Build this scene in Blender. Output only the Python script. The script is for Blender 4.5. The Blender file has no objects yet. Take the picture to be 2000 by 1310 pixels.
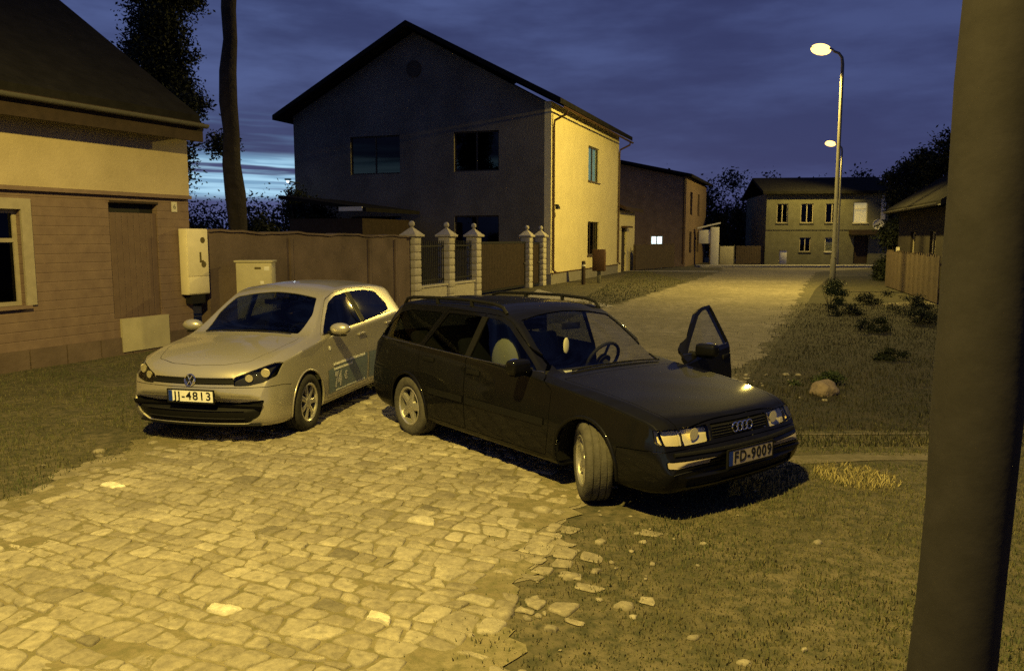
import bpy, bmesh, math, random
import numpy as np
from mathutils import Vector, Matrix
from mathutils.bvhtree import BVHTree

R = math.radians
random.seed(7)
rng = np.random.default_rng(11)
scene = bpy.context.scene
COL = scene.collection

DOOR_OPEN, STEER = 72, -32                              # degrees
LAMP_FAR, LAMP_NEAR, NEAR_LOC = 7800.0, 8200.0, (0, -2.9, 9.05)
# ------------------------------------------------------------------ camera
CAM_H, FPX, PITCH = 2.0, 1580.0, R(6.9)
cam_data = bpy.data.cameras.new("camera")
cam_data.sensor_width = 36.0
cam_data.lens = 36.0 * FPX / 2000.0
cam_data.clip_start = 0.05
cam_data.clip_end = 2000.0
cam = bpy.data.objects.new("camera", cam_data)
COL.objects.link(cam)
cam.location = (0, 0, CAM_H)
cam.rotation_euler = (R(90) - PITCH, 0, 0)
scene.camera = cam

# ------------------------------------------------------------------ view, world, dusk light
scene.view_settings.view_transform = 'Standard'
scene.view_settings.look = 'None'
scene.view_settings.gamma = 1.0
scene.view_settings.exposure = 0.12
scene.view_settings.use_curve_mapping = False
scene.cycles.max_bounces = 6
scene.cycles.transparent_max_bounces = 12
scene.cycles.sample_clamp_indirect = 3.0
scene.cycles.use_denoising = False

world = bpy.data.worlds.new("World")
scene.world = world
world.use_nodes = True


def build_world():
    nt = world.node_tree
    N, L = nt.nodes, nt.links
    N.clear()
    out = N.new('ShaderNodeOutputWorld')
    tc = N.new('ShaderNodeTexCoord')
    sep = N.new('ShaderNodeSeparateXYZ')
    L.new(tc.outputs['Generated'], sep.inputs[0])

    def math_(op, a, b=None, c=None, clamp=False):
        m = N.new('ShaderNodeMath'); m.operation = op; m.use_clamp = clamp
        for i, v in enumerate((a, b, c)):
            if v is None: continue
            if isinstance(v, (int, float)): m.inputs[i].default_value = v
            else: L.new(v, m.inputs[i])
        return m.outputs[0]

    def mapr(v, a, b, c=0.0, d=1.0):
        m = N.new('ShaderNodeMapRange'); m.interpolation_type = 'SMOOTHSTEP'
        L.new(v, m.inputs[0])
        for i, x in enumerate((a, b, c, d)): m.inputs[i + 1].default_value = x
        return m.outputs[0]

    def mix(f, a, b):
        m = N.new('ShaderNodeMix'); m.data_type = 'RGBA'
        if isinstance(f, (int, float)): m.inputs[0].default_value = f
        else: L.new(f, m.inputs[0])
        for i, v in ((6, a), (7, b)):
            if isinstance(v, tuple): m.inputs[i].default_value = (*v, 1)
            else: L.new(v, m.inputs[i])
        return m.outputs[2]

    sky = N.new('ShaderNodeTexSky')
    sky.sky_type = 'NISHITA'
    sky.sun_disc = False
    sky.sun_elevation = R(-3.0)
    sky.sun_rotation = R(-28)
    bg1 = N.new('ShaderNodeBackground'); bg1.inputs[1].default_value = 0.05
    L.new(sky.outputs[0], bg1.inputs[0])
    # cloud deck: stretched noise over azimuth / elevation
    az = math_('ARCTAN2', sep.outputs[0], sep.outputs[1])
    el = math_('ARCSINE', sep.outputs[2])
    comb = N.new('ShaderNodeCombineXYZ')
    L.new(math_('MULTIPLY', az, 2.2), comb.inputs[0])
    L.new(math_('MULTIPLY', el, 9.0), comb.inputs[1])
    n1 = N.new('ShaderNodeTexNoise'); n1.inputs['Scale'].default_value = 1.5
    n1.inputs['Detail'].default_value = 6; n1.inputs['Roughness'].default_value = 0.55
    L.new(comb.outputs[0], n1.inputs['Vector'])
    cloud = mapr(n1.outputs[0], 0.38, 0.68)
    base = mix(mapr(el, 0.0, 0.6), (0.031, 0.040, 0.124), (0.018, 0.0225, 0.080))
    cl = mix(cloud, base, (0.050, 0.068, 0.185))
    # the west is still lighter, out to the left
    westw = mapr(az, 0.35, -0.40)
    cl = mix(math_('MULTIPLY', westw, 0.55), cl, mix(cloud, (0.028, 0.042, 0.130), (0.080, 0.118, 0.290)))
    # long torn bright gap in the clouds low over the western horizon
    comb2 = N.new('ShaderNodeCombineXYZ')
    L.new(math_('MULTIPLY', az, 3.0), comb2.inputs[0])
    L.new(math_('MULTIPLY', math_('ADD', el, math_('MULTIPLY', az, 0.035)), 60.0), comb2.inputs[1])
    n2 = N.new('ShaderNodeTexNoise'); n2.inputs['Scale'].default_value = 1.1
    n2.inputs['Detail'].default_value = 5
    L.new(comb2.outputs[0], n2.inputs['Vector'])
    gap = math_('MULTIPLY', mapr(el, 0.040, 0.052), mapr(el, 0.100, 0.088))
    gap = math_('MULTIPLY', gap, mapr(n2.outputs[0], 0.38, 0.50))
    gap = math_('MULTIPLY', gap, mapr(az, -0.20, -0.27))
    tex = N.new('ShaderNodeTexNoise'); tex.inputs['Scale'].default_value = 2.6; tex.inputs['Detail'].default_value = 6
    L.new(comb2.outputs[0], tex.inputs['Vector'])
    cl = mix(gap, cl, mix(mapr(tex.outputs[0], 0.36, 0.62), (0.17, 0.34, 0.52), (0.36, 0.62, 0.82)))
    streak = math_('MULTIPLY', mapr(el, 0.085, 0.10), mapr(el, 0.155, 0.12))
    streak = math_('MULTIPLY', streak, mapr(n2.outputs[0], 0.46, 0.70))
    streak = math_('MULTIPLY', streak, mapr(az, -0.18, -0.34))
    cl = mix(math_('MULTIPLY', streak, 0.9), cl, (0.13, 0.25, 0.45))
    bg2 = N.new('ShaderNodeBackground'); bg2.inputs[1].default_value = 1.0
    L.new(cl, bg2.inputs[0])
    add = N.new('ShaderNodeAddShader')
    L.new(bg1.outputs[0], add.inputs[0]); L.new(bg2.outputs[0], add.inputs[1])
    L.new(add.outputs[0], out.inputs[0])


build_world()

# ------------------------------------------------------------------ object helpers
def tag(o, label=None, cat=None, group=None, kind=None):
    if label: o['label'] = label
    if cat: o['category'] = cat
    if group: o['group'] = group
    if kind: o['kind'] = kind
    return o


def link(o, parent=None):
    COL.objects.link(o)
    if parent is not None: o.parent = parent
    return o


def empty(name, loc=(0, 0, 0), rz=0.0, label=None, cat=None, group=None):
    o = bpy.data.objects.new(name, None)
    o.empty_display_size = 0.2
    o.location = loc; o.rotation_euler = (0, 0, rz)
    link(o)
    return tag(o, label, cat, group)


def mesh_obj(name, me, mat=None, parent=None, angle=35):
    if mat is not None:
        me.materials.clear(); me.materials.append(mat)
    if angle:
        for p in me.polygons: p.use_smooth = True
        me.set_sharp_from_angle(angle=R(angle))
    return link(bpy.data.objects.new(name, me), parent)


def copy_tree(o, parent=None):
    c = o.copy(); COL.objects.link(c); c.parent = parent
    for ch in list(o.children): copy_tree(ch, c)
    return c


class MB:
    """collects plain geometry and links it as one mesh"""
    def __init__(s): s.v = []; s.f = []

    def add(s, vs, fs, M=None):
        n = len(s.v)
        s.v += [tuple(M @ Vector(v)) if M is not None else tuple(v) for v in vs]
        s.f += [tuple(i + n for i in f) for f in fs]
        return s

    def box(s, x0, x1, y0, y1, z0, z1, M=None):
        vs = [(x, y, z) for x in (x0, x1) for y in (y0, y1) for z in (z0, z1)]
        fs = [(0, 1, 3, 2), (4, 6, 7, 5), (0, 4, 5, 1), (2, 3, 7, 6), (0, 2, 6, 4), (1, 5, 7, 3)]
        return s.add(vs, fs, M)

    def prism(s, poly, a, b, axis='x', M=None):
        """polygon (p,q) extruded from a to b along axis: x -> (y,z), y -> (x,z), z -> (x,y)"""
        def mk(p, q, t):
            return {'x': (t, p, q), 'y': (p, t, q), 'z': (p, q, t)}[axis]
        n = len(poly)
        ar = sum(poly[i][0] * poly[(i + 1) % n][1] - poly[(i + 1) % n][0] * poly[i][1] for i in range(n))
        if (ar < 0) != (axis == 'y'): poly = poly[::-1]
        vs = [mk(p, q, a) for p, q in poly] + [mk(p, q, b) for p, q in poly]
        fs = [tuple(range(n))[::-1], tuple(range(n, 2 * n))]
        fs += [(i, (i + 1) % n, (i + 1) % n + n, i + n) for i in range(n)]
        if a > b: fs = [f[::-1] for f in fs]
        return s.add(vs, fs, M)

    def tube(s, pts, rad, n=8, M=None, caps=True):
        pts = [Vector(p) for p in pts]
        if not isinstance(rad, (list, tuple)): rad = [rad] * len(pts)
        vs, fs = [], []
        up = None
        for i, p in enumerate(pts):
            t = (pts[min(i + 1, len(pts) - 1)] - pts[max(i - 1, 0)]).normalized()
            if up is None:
                a = Vector((0, 0, 1)) if abs(t.z) < .9 else Vector((1, 0, 0))
                up = (a - t * a.dot(t)).normalized()
            else:
                up = (up - t * up.dot(t)).normalized()
            sd = t.cross(up)
            for k in range(n):
                an = 2 * math.pi * k / n
                vs.append(p + (up * math.cos(an) + sd * math.sin(an)) * rad[i])
        for i in range(len(pts) - 1):
            for k in range(n):
                a, b = i * n + k, i * n + (k + 1) % n
                fs.append((a, b, b + n, a + n))
        if caps:
            fs.append(tuple(range(n))[::-1]); m = (len(pts) - 1) * n
            fs.append(tuple(range(m, m + n)))
        return s.add(vs, fs, M)

    def lathe(s, prof, n=24, M=None, axis='z', close=False, caps=True):
        """profile of (r, h) revolved round axis"""
        vs, fs = [], []
        m = len(prof)
        for k in range(n):
            a = 2 * math.pi * k / n
            for r, h in prof:
                c, d = r * math.cos(a), r * math.sin(a)
                vs.append({'z': (c, d, h), 'y': (d, h, c), 'x': (h, c, d)}[axis])
        for k in range(n):
            kk = (k + 1) % n
            for i in range(m if close else m - 1):
                j = (i + 1) % m
                fs.append((k * m + i, kk * m + i, kk * m + j, k * m + j))
        if not close and caps:
            if prof[0][0] > 1e-6: fs.append(tuple(k * m for k in range(n))[::-1])
            if prof[-1][0] > 1e-6: fs.append(tuple(k * m + m - 1 for k in range(n)))
        return s.add(vs, fs, M)

    def ball(s, c, r, n=12, sc=(1, 1, 1), M=None):
        vs, fs = [], []
        m = max(4, n // 2)
        for i in range(m + 1):
            t = math.pi * i / m
            for k in range(n):
                a = 2 * math.pi * k / n
                vs.append((c[0] + r * sc[0] * math.sin(t) * math.cos(a), c[1] + r * sc[1] * math.sin(t) * math.sin(a), c[2] + r * sc[2] * math.cos(t)))
        for i in range(m):
            for k in range(n):
                a, b = i * n + k, i * n + (k + 1) % n
                fs.append((a, a + n, b + n, b))
        return s.add(vs, fs, M)

    def rbox(s, x0, x1, y0, y1, z0, z1, r, M=None, seg=2):
        bm = bmesh.new()
        bmesh.ops.create_cube(bm, size=1)
        for v in bm.verts:
            v.co = (x0 + (v.co.x + .5) * (x1 - x0), y0 + (v.co.y + .5) * (y1 - y0), z0 + (v.co.z + .5) * (z1 - z0))
        bmesh.ops.bevel(bm, geom=bm.edges[:], offset=r, segments=seg, affect='EDGES', profile=.5)
        bm.verts.index_update()
        s.add([v.co[:] for v in bm.verts], [tuple(v.index for v in f.verts) for f in bm.faces], M)
        bm.free()
        return s

    def mesh(s, merge=True):
        me = bpy.data.meshes.new("geometry")
        me.from_pydata(s.v, [], s.f)
        bm = bmesh.new(); bm.from_mesh(me)
        if merge: bmesh.ops.remove_doubles(bm, verts=bm.verts, dist=1e-5)
        bmesh.ops.recalc_face_normals(bm, faces=bm.faces)
        bm.to_mesh(me); bm.free()
        return me

    def build(s, name, mat, parent=None, angle=35, loc=None, merge=True):
        o = mesh_obj(name, s.mesh(merge), mat, parent, angle)
        if loc: o.location = loc
        return o


def text_mesh(txt, size, extrude=.0015, spacing=1.0, align='CENTER', fat=0.0):
    cu = bpy.data.curves.new("lettering", 'FONT')
    cu.body = txt; cu.size = size; cu.extrude = extrude
    cu.align_x = align; cu.align_y = 'CENTER'; cu.space_character = spacing
    cu.resolution_u = 4; cu.offset = fat
    o = bpy.data.objects.new("lettering", cu); COL.objects.link(o)
    dg = bpy.context.evaluated_depsgraph_get()
    me = bpy.data.meshes.new_from_object(o.evaluated_get(dg))
    bpy.data.objects.remove(o); bpy.data.curves.remove(cu)
    return me


def frame(ex, ey, ez, o):
    return Matrix((( ex[0], ey[0], ez[0], o[0]), (ex[1], ey[1], ez[1], o[1]), (ex[2], ey[2], ez[2], o[2]), (0, 0, 0, 1)))


# ------------------------------------------------------------------ materials
MATS = {}


def mat(name, col, rough=.6, metal=0.0, noise=None, bump=None, spec=.25, coat=0.0, coord='Object', cols=None):
    """principled; noise = (scale, amount) mottles the colour, cols = second colour, bump = (scale, strength, distance)"""
    m = bpy.data.materials.new(name); m.use_nodes = True
    nt = m.node_tree; N, L = nt.nodes, nt.links
    b = N['Principled BSDF']
    b.inputs['Base Color'].default_value = (*col, 1)
    b.inputs['Roughness'].default_value = rough
    b.inputs['Metallic'].default_value = metal
    b.inputs['Specular IOR Level'].default_value = spec
    b.inputs['Coat Weight'].default_value = coat
    b.inputs['Coat Roughness'].default_value = .06
    tc = N.new('ShaderNodeTexCoord')
    if noise:
        n = N.new('ShaderNodeTexNoise'); n.inputs['Scale'].default_value = noise[0]
        n.inputs['Detail'].default_value = 7; n.inputs['Roughness'].default_value = .62
        L.new(tc.outputs[coord], n.inputs['Vector'])
        r = N.new('ShaderNodeMapRange')
        L.new(n.outputs[0], r.inputs[0]); r.inputs[1].default_value = .32; r.inputs[2].default_value = .68
        mx = N.new('ShaderNodeMix'); mx.data_type = 'RGBA'
        L.new(r.outputs[0], mx.inputs[0])
        c2 = cols or tuple(c * (1 - noise[1]) for c in col)
        mx.inputs[6].default_value = (*c2, 1); mx.inputs[7].default_value = (*col, 1)
        L.new(mx.outputs[2], b.inputs['Base Color'])
    if bump:
        n2 = N.new('ShaderNodeTexNoise'); n2.inputs['Scale'].default_value = bump[0]
        n2.inputs['Detail'].default_value = 6
        L.new(tc.outputs[coord], n2.inputs['Vector'])
        bp = N.new('ShaderNodeBump'); bp.inputs['Strength'].default_value = bump[1]
        bp.inputs['Distance'].default_value = bump[2] if len(bump) > 2 else .01
        L.new(n2.outputs[0], bp.inputs['Height']); L.new(bp.outputs[0], b.inputs['Normal'])
    MATS[name] = m
    return m


def glass_mat(name, tint, refl=.9):
    """thin pane: clear, tinted, mirroring more at a slant (the same from both sides)"""
    m = bpy.data.materials.new(name); m.use_nodes = True
    N, L = m.node_tree.nodes, m.node_tree.links
    N.clear()
    out = N.new('ShaderNodeOutputMaterial')
    t = N.new('ShaderNodeBsdfTransparent'); t.inputs[0].default_value = (*tint, 1)
    g = N.new('ShaderNodeBsdfGlossy'); g.inputs[0].default_value = (refl, refl, refl, 1); g.inputs[1].default_value = .02
    lw = N.new('ShaderNodeLayerWeight'); lw.inputs[0].default_value = .5
    p = N.new('ShaderNodeMath'); p.operation = 'POWER'; p.inputs[1].default_value = 4.0
    L.new(lw.outputs['Facing'], p.inputs[0])
    q = N.new('ShaderNodeMath'); q.operation = 'MULTIPLY_ADD'; q.inputs[1].default_value = .92; q.inputs[2].default_value = .07
    L.new(p.outputs[0], q.inputs[0])
    mx = N.new('ShaderNodeMixShader')
    L.new(q.outputs[0], mx.inputs[0]); L.new(t.outputs[0], mx.inputs[1]); L.new(g.outputs[0], mx.inputs[2])
    L.new(mx.outputs[0], out.inputs[0])
    MATS[name] = m
    return m


def emit_mat(name, col, strength):
    m = bpy.data.materials.new(name); m.use_nodes = True
    b = m.node_tree.nodes['Principled BSDF']
    b.inputs['Base Color'].default_value = (*col, 1)
    b.inputs['Emission Color'].default_value = (*col, 1)
    b.inputs['Emission Strength'].default_value = strength
    MATS[name] = m
    return m


def wave_siding(name, col, col2, period, axis=2, depth=.006, rough=.75):
    """boards or courses: a joint line every `period` metres along an axis, plus mottling"""
    m = mat(name, col, rough, noise=(5, .3), cols=col2)
    N, L = m.node_tree.nodes, m.node_tree.links
    b = N['Principled BSDF']
    tc = [n for n in N if n.type == 'TEX_COORD'][0]
    sp = N.new('ShaderNodeSeparateXYZ'); L.new(tc.outputs['Object'], sp.inputs[0])
    d = N.new('ShaderNodeMath'); d.operation = 'DIVIDE'; d.inputs[1].default_value = period
    L.new(sp.outputs[axis], d.inputs[0])
    fr = N.new('ShaderNodeMath'); fr.operation = 'FRACT'; L.new(d.outputs[0], fr.inputs[0])
    pp = N.new('ShaderNodeMath'); pp.operation = 'PINGPONG'; pp.inputs[1].default_value = .5
    L.new(fr.outputs[0], pp.inputs[0])
    mr = N.new('ShaderNodeMapRange'); L.new(pp.outputs[0], mr.inputs[0])
    mr.inputs[1].default_value = 0.0; mr.inputs[2].default_value = .08
    bp = N.new('ShaderNodeBump'); bp.inputs['Strength'].default_value = 1; bp.inputs['Distance'].default_value = depth
    L.new(mr.outputs[0], bp.inputs['Height']); L.new(bp.outputs[0], b.inputs['Normal'])
    return m


# materials
mat('silver_paint', (.42, .395, .335), .34, metal=.55, noise=(420, .10), coat=.8, bump=(2.0, .02, .01))
mat('black_paint', (.0028, .0028, .0038), .55, noise=(3, .4), coat=.34, cols=(.0045, .0045, .0050), spec=.08)
mat('black_plastic', (.008, .008, .008), .6, spec=.12)
mat('grey_plastic', (.06, .06, .058), .6)
mat('rubber', (.030, .029, .028), .85, noise=(30, .4), bump=(90, .4, .004))
mat('dusty_rubber', (.085, .080, .070), .9, noise=(14, .45), bump=(70, .6, .006))
mat('alloy', (.62, .60, .55), .33, metal=.75, noise=(18, .25))
mat('dark_metal', (.02, .02, .02), .6, metal=.3)
mat('chrome', (.86, .86, .86), .08, metal=1.0)
mat('reflector_dull', (.34, .29, .22), .5, metal=.05)
mat('reflector_warm', (.86, .76, .48), .42, metal=.3)
mat('trim_chrome', (.30, .30, .30), .3, metal=1.0)
mat('reflector', (.92, .84, .60), .42, metal=.35)
mat('plate_white', (.78, .77, .72), .45, noise=(40, .12))
mat('plate_tan', (.36, .31, .25), .6, noise=(30, .2))  # plate face in a darker tan than the white one
mat('plate_black', (.01, .01, .01), .5)
mat('plate_blue', (.01, .03, .22), .5)
mat('seat_cloth', (.030, .030, .034), .9, bump=(200, .3, .003))
mat('pale_cloth', (.86, .80, .62), .9, bump=(160, .3, .003))
mat('dash', (.016, .016, .017), .75)
mat('amber_lens', (.55, .30, .05), .12, spec=.7)
mat('red_lens', (.05, .003, .003), .2)
mat('decal_blue', (.13, .17, .195), .42)
mat('decal_white', (.80, .80, .76), .5)
glass_mat('car_glass', (.30, .33, .33), .45)
glass_mat('clear_glass', (.75, .77, .77), .42)
glass_mat('lens_glass', (.93, .93, .92), .35)
glass_mat('smoked_lens', (.72, .72, .70), .5)
glass_mat('house_glass', (.12, .13, .14), .35)

# ------------------------------------------------------------------ car bodies
def pchip(tab):
    xs = np.array([t[0] for t in tab], float); ys = np.array([t[1] for t in tab], float)
    h = np.diff(xs); d = np.diff(ys) / h
    m = np.zeros(len(xs)); m[0], m[-1] = d[0], d[-1]
    for i in range(1, len(xs) - 1):
        if d[i - 1] * d[i] > 0:
            w1, w2 = 2 * h[i] + h[i - 1], h[i] + 2 * h[i - 1]
            m[i] = (w1 + w2) / (w1 / d[i - 1] + w2 / d[i])

    def f(x):
        x = min(max(x, xs[0]), xs[-1])
        i = min(max(int(np.searchsorted(xs, x)) - 1, 0), len(h) - 1)
        t = (x - xs[i]) / h[i]
        return ((1 + 2 * t) * (1 - t) ** 2 * ys[i] + t * (1 - t) ** 2 * h[i] * m[i]
                + t * t * (3 - 2 * t) * ys[i + 1] + t * t * (t - 1) * h[i] * m[i + 1])
    return f


def chaikin(p, it):
    for _ in range(it):
        q = [p[0]]
        for a, b in zip(p[:-1], p[1:]):
            q.append(tuple(.75 * u + .25 * v for u, v in zip(a, b)))
            q.append(tuple(.25 * u + .75 * v for u, v in zip(a, b)))
        q.append(p[-1])
        p = q
    return p


class Car:
    def __init__(s, T, stations, bow_f, bow_r, w0):
        s.F = {k: pchip(v) for k, v in T.items()}
        s.w0 = w0
        F = s.F
        rings = []
        for x in stations:
            zb, w, zs, ws, ze, we, zc = (F[k](x) for k in ('zb', 'w', 'zs', 'ws', 'ze', 'we', 'zc'))
            lp = lambda a, b, t: (a[0] + (b[0] - a[0]) * t, a[1] + (b[1] - a[1]) * t)
            P5, P6 = (ws, zs), (we, ze)
            P7 = (we * .5, ze + (zc - ze) * .80)
            zm = zb + (zs - zb) * .55
            ctrl = [(0, zb), (w * .55, zb), (w * .90, zb + .004), (w * .975, zb + .045), (w * .992, zb + (zs - zb) * .28), (w, zm),
                    lp((w, zm), P5, .80), P5, lp(P5, P6, .14), lp(P5, P6, .5), lp(P5, P6, .90), lp(P6, P7, .02), lp(P6, P7, .20), P7, (we * .22, ze + (zc - ze) * .97), (0, zc)]
            ring = chaikin(ctrl, 2)
            rings.append([(x, y, z) for y, z in ring])
        n = len(rings[0])
        V, Fc = [], []
        for ring in rings:
            V += ring                                              # left side (+y)
            V += [(x, -y, z) for x, y, z in ring[1:-1]]             # right side
        per = 2 * n - 2
        def idx(i, k):
            k %= per
            return i * per + (k if k < n else n + (per - k) - 1)
        for i in range(len(rings) - 1):
            for k in range(per):
                Fc.append((idx(i, k), idx(i, k + 1), idx(i + 1, k + 1), idx(i + 1, k)))
        for i, flip in ((0, True), (len(rings) - 1, False)):        # ladder caps
            for k in range(n - 1):
                q = [idx(i, k), idx(i, k + 1), idx(i, per - k - 1), idx(i, per - k)]
                q = list(dict.fromkeys(q))
                Fc.append(tuple(q[::-1]) if flip else tuple(q))
        xf, xr = stations[-1], stations[0]
        out = []
        for x, y, z in V:
            u = min(1.0, abs(y) / w0)
            tf = min(max((x - (xf - .75)) / .75, 0), 1); tr = min(max(((xr + .6) - x) / .6, 0), 1)
            tf = tf * tf * (3 - 2 * tf); tr = tr * tr * (3 - 2 * tr)
            out.append((x - bow_f * u ** 2.3 * tf + bow_r * u ** 2.3 * tr, y, z))
        s.V, s.Fc = out, Fc
        me = bpy.data.meshes.new("solid"); me.from_pydata(out, [], Fc)
        bm = bmesh.new(); bm.from_mesh(me)
        bmesh.ops.recalc_face_normals(bm, faces=bm.faces)
        bm.normal_update()
        s.nor = [v.normal.copy() for v in bm.verts]
        s.faces = [tuple(v.index for v in f.verts) for f in bm.faces]
        s.bvh = BVHTree.FromBMesh(bm)
        bm.free()
        bpy.data.meshes.remove(me)

    def cut(s, specs):
        """skin with the outlines of all the specs cut into it: (bmesh, outward normals up to date)"""
        bm = bmesh.new()
        vs = [bm.verts.new(v) for v in s.V]
        for f in s.faces: bm.faces.new([vs[i] for i in f])
        for ax, poly, a, b in specs: score(bm, ax, poly, a, b)
        bm.normal_update()
        bm.verts.index_update()
        return bm

    def piece(s, ax, poly, a, b, d0, d1):
        """just one outlined piece, as a sheet from d0 to d1 below the skin"""
        bm = s.cut([(ax, poly, a, b)])
        me = sheet([f for f in bm.faces if inside(f, ax, poly, a, b)], d0, d1)
        bm.free()
        return me

    def side(s, x, z, sgn=1):
        """y of the outer skin seen from the side"""
        h = s.bvh.ray_cast(Vector((x, 2 * sgn, z)), Vector((0, -sgn, 0)))
        return (h[0].y, h[1]) if h[0] is not None else (sgn * s.w0, Vector((0, sgn, 0)))

    def front(s, y, z, sgn=1):
        h = s.bvh.ray_cast(Vector((4 * sgn, y, z)), Vector((-sgn, 0, 0)))
        return (h[0].x, h[1]) if h[0] is not None else (2 * sgn, Vector((sgn, 0, 0)))

    def top(s, x, y):
        h = s.bvh.ray_cast(Vector((x, y, 4)), Vector((0, 0, -1)))
        return h[0].z if h[0] is not None else 1.0


AXI = {'x': (1, 2, 0), 'y': (0, 2, 1), 'z': (0, 1, 2)}


def score(bm, ax, poly, a, b):
    """cut the outline of a polygon, projected along an axis, into the faces it crosses"""
    p, q, r = AXI[ax]
    xs = [t[0] for t in poly]; ys = [t[1] for t in poly]
    lo = (min(xs) - .01, min(ys) - .01); hi = (max(xs) + .01, max(ys) + .01)
    def near(f, l, h):
        us = [v.co[p] for v in f.verts]
        if max(us) < l[0] or min(us) > h[0]: return False
        ws = [v.co[q] for v in f.verts]
        return max(ws) >= l[1] and min(ws) <= h[1]
    cand = [f for f in bm.faces if near(f, lo, hi) and a - .1 <= f.calc_center_median()[r] <= b + .1]
    n = len(poly)
    for i in range(n):
        A, B = poly[i], poly[(i + 1) % n]
        l = (min(A[0], B[0]) - .003, min(A[1], B[1]) - .003); h = (max(A[0], B[0]) + .003, max(A[1], B[1]) + .003)
        sel = [f for f in cand if f.is_valid and near(f, l, h)]
        if not sel: continue
        co = [0, 0, 0]; no = [0, 0, 0]
        co[p], co[q] = A
        no[p], no[q] = B[1] - A[1], A[0] - B[0]
        es = {e for f in sel for e in f.edges}; vs = {v for f in sel for v in f.verts}
        res = bmesh.ops.bisect_plane(bm, geom=list(vs) + list(es) + sel, dist=1e-5, plane_co=co, plane_no=no)
        cand = [f for f in cand if f.is_valid]
        known = set(cand)
        cand += [f for f in res['geom'] if isinstance(f, bmesh.types.BMFace) and f not in known]


def in_poly(u, w, poly):
    c = False; n = len(poly)
    for i in range(n):
        (x0, y0), (x1, y1) = poly[i - 1], poly[i]
        if (y0 > w) != (y1 > w) and u < (x1 - x0) * (w - y0) / (y1 - y0) + x0: c = not c
    return c


def inside(f, ax, poly, a, b):
    p, q, r = AXI[ax]
    c = f.calc_center_median()
    return a <= c[r] <= b and in_poly(c[p], c[q], poly)


def sheet(faces, d0, d1):
    """mesh of some skin faces given thickness inwards, shaded with the normals of the whole skin"""
    vid = {}; V, Nn, F = [], [], []
    for f in faces:
        for v in f.verts:
            if v.index not in vid:
                vid[v.index] = len(V); V.append(v)
    n = len(V)
    if d1 is None:                                          # a bare pane
        me = bpy.data.meshes.new("pane")
        me.from_pydata([tuple(v.co - v.normal * d0) for v in V], [], [tuple(vid[v.index] for v in f.verts) for f in faces])
        for p in me.polygons: p.use_smooth = True
        me.normals_split_custom_set_from_vertices([tuple(v.normal) for v in V])
        return me
    co = [tuple(v.co - v.normal * d0) for v in V] + [tuple(v.co - v.normal * d1) for v in V]
    Nn = [tuple(v.normal) for v in V] + [tuple(-v.normal) for v in V]
    cnt = {}
    for f in faces:
        ids = [vid[v.index] for v in f.verts]
        F.append(tuple(ids)); F.append(tuple(i + n for i in ids[::-1]))
        for i, j in zip(ids, ids[1:] + ids[:1]):
            cnt[(i, j)] = cnt.get((i, j), 0) + 1
    for (i, j) in cnt:
        if (j, i) not in cnt:
            k = len(co)
            co += [co[j], co[i], co[i + n], co[j + n]]
            Nn += [(0, 0, 0)] * 4
            F.append((k, k + 1, k + 2, k + 3))
    me = bpy.data.meshes.new("sheet")
    me.from_pydata(co, [], F)
    for p in me.polygons: p.use_smooth = True
    me.normals_split_custom_set_from_vertices(Nn)
    return me


def inset(poly, d):
    """grow (d<0) or shrink (d>0) a polygon by moving every edge"""
    n = len(poly)
    ar = sum(poly[i][0] * poly[(i + 1) % n][1] - poly[(i + 1) % n][0] * poly[i][1] for i in range(n))
    sg = 1 if ar > 0 else -1
    out = []
    for i in range(n):
        p0, p1, p2 = Vector(poly[i - 1]), Vector(poly[i]), Vector(poly[(i + 1) % n])
        e1, e2 = (p1 - p0).normalized(), (p2 - p1).normalized()
        n1, n2 = Vector((-e1.y, e1.x)) * sg, Vector((-e2.y, e2.x)) * sg
        b = n1 + n2
        k = d * 2 / max(b.length_squared, .35)
        out.append(tuple(p1 + b * k))
    return out


def rounded(poly, r, seg=3):
    n = len(poly); out = []
    for i in range(n):
        p0, p1, p2 = Vector(poly[i - 1]), Vector(poly[i]), Vector(poly[(i + 1) % n])
        a, b = p0 - p1, p2 - p1
        t = min(r, a.length * .45, b.length * .45)
        A, B = p1 + a.normalized() * t, p1 + b.normalized() * t
        for k in range(seg + 1):
            u = k / seg
            out.append(tuple(A * (1 - u) ** 2 + p1 * 2 * u * (1 - u) + B * u * u))
    return out


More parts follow.
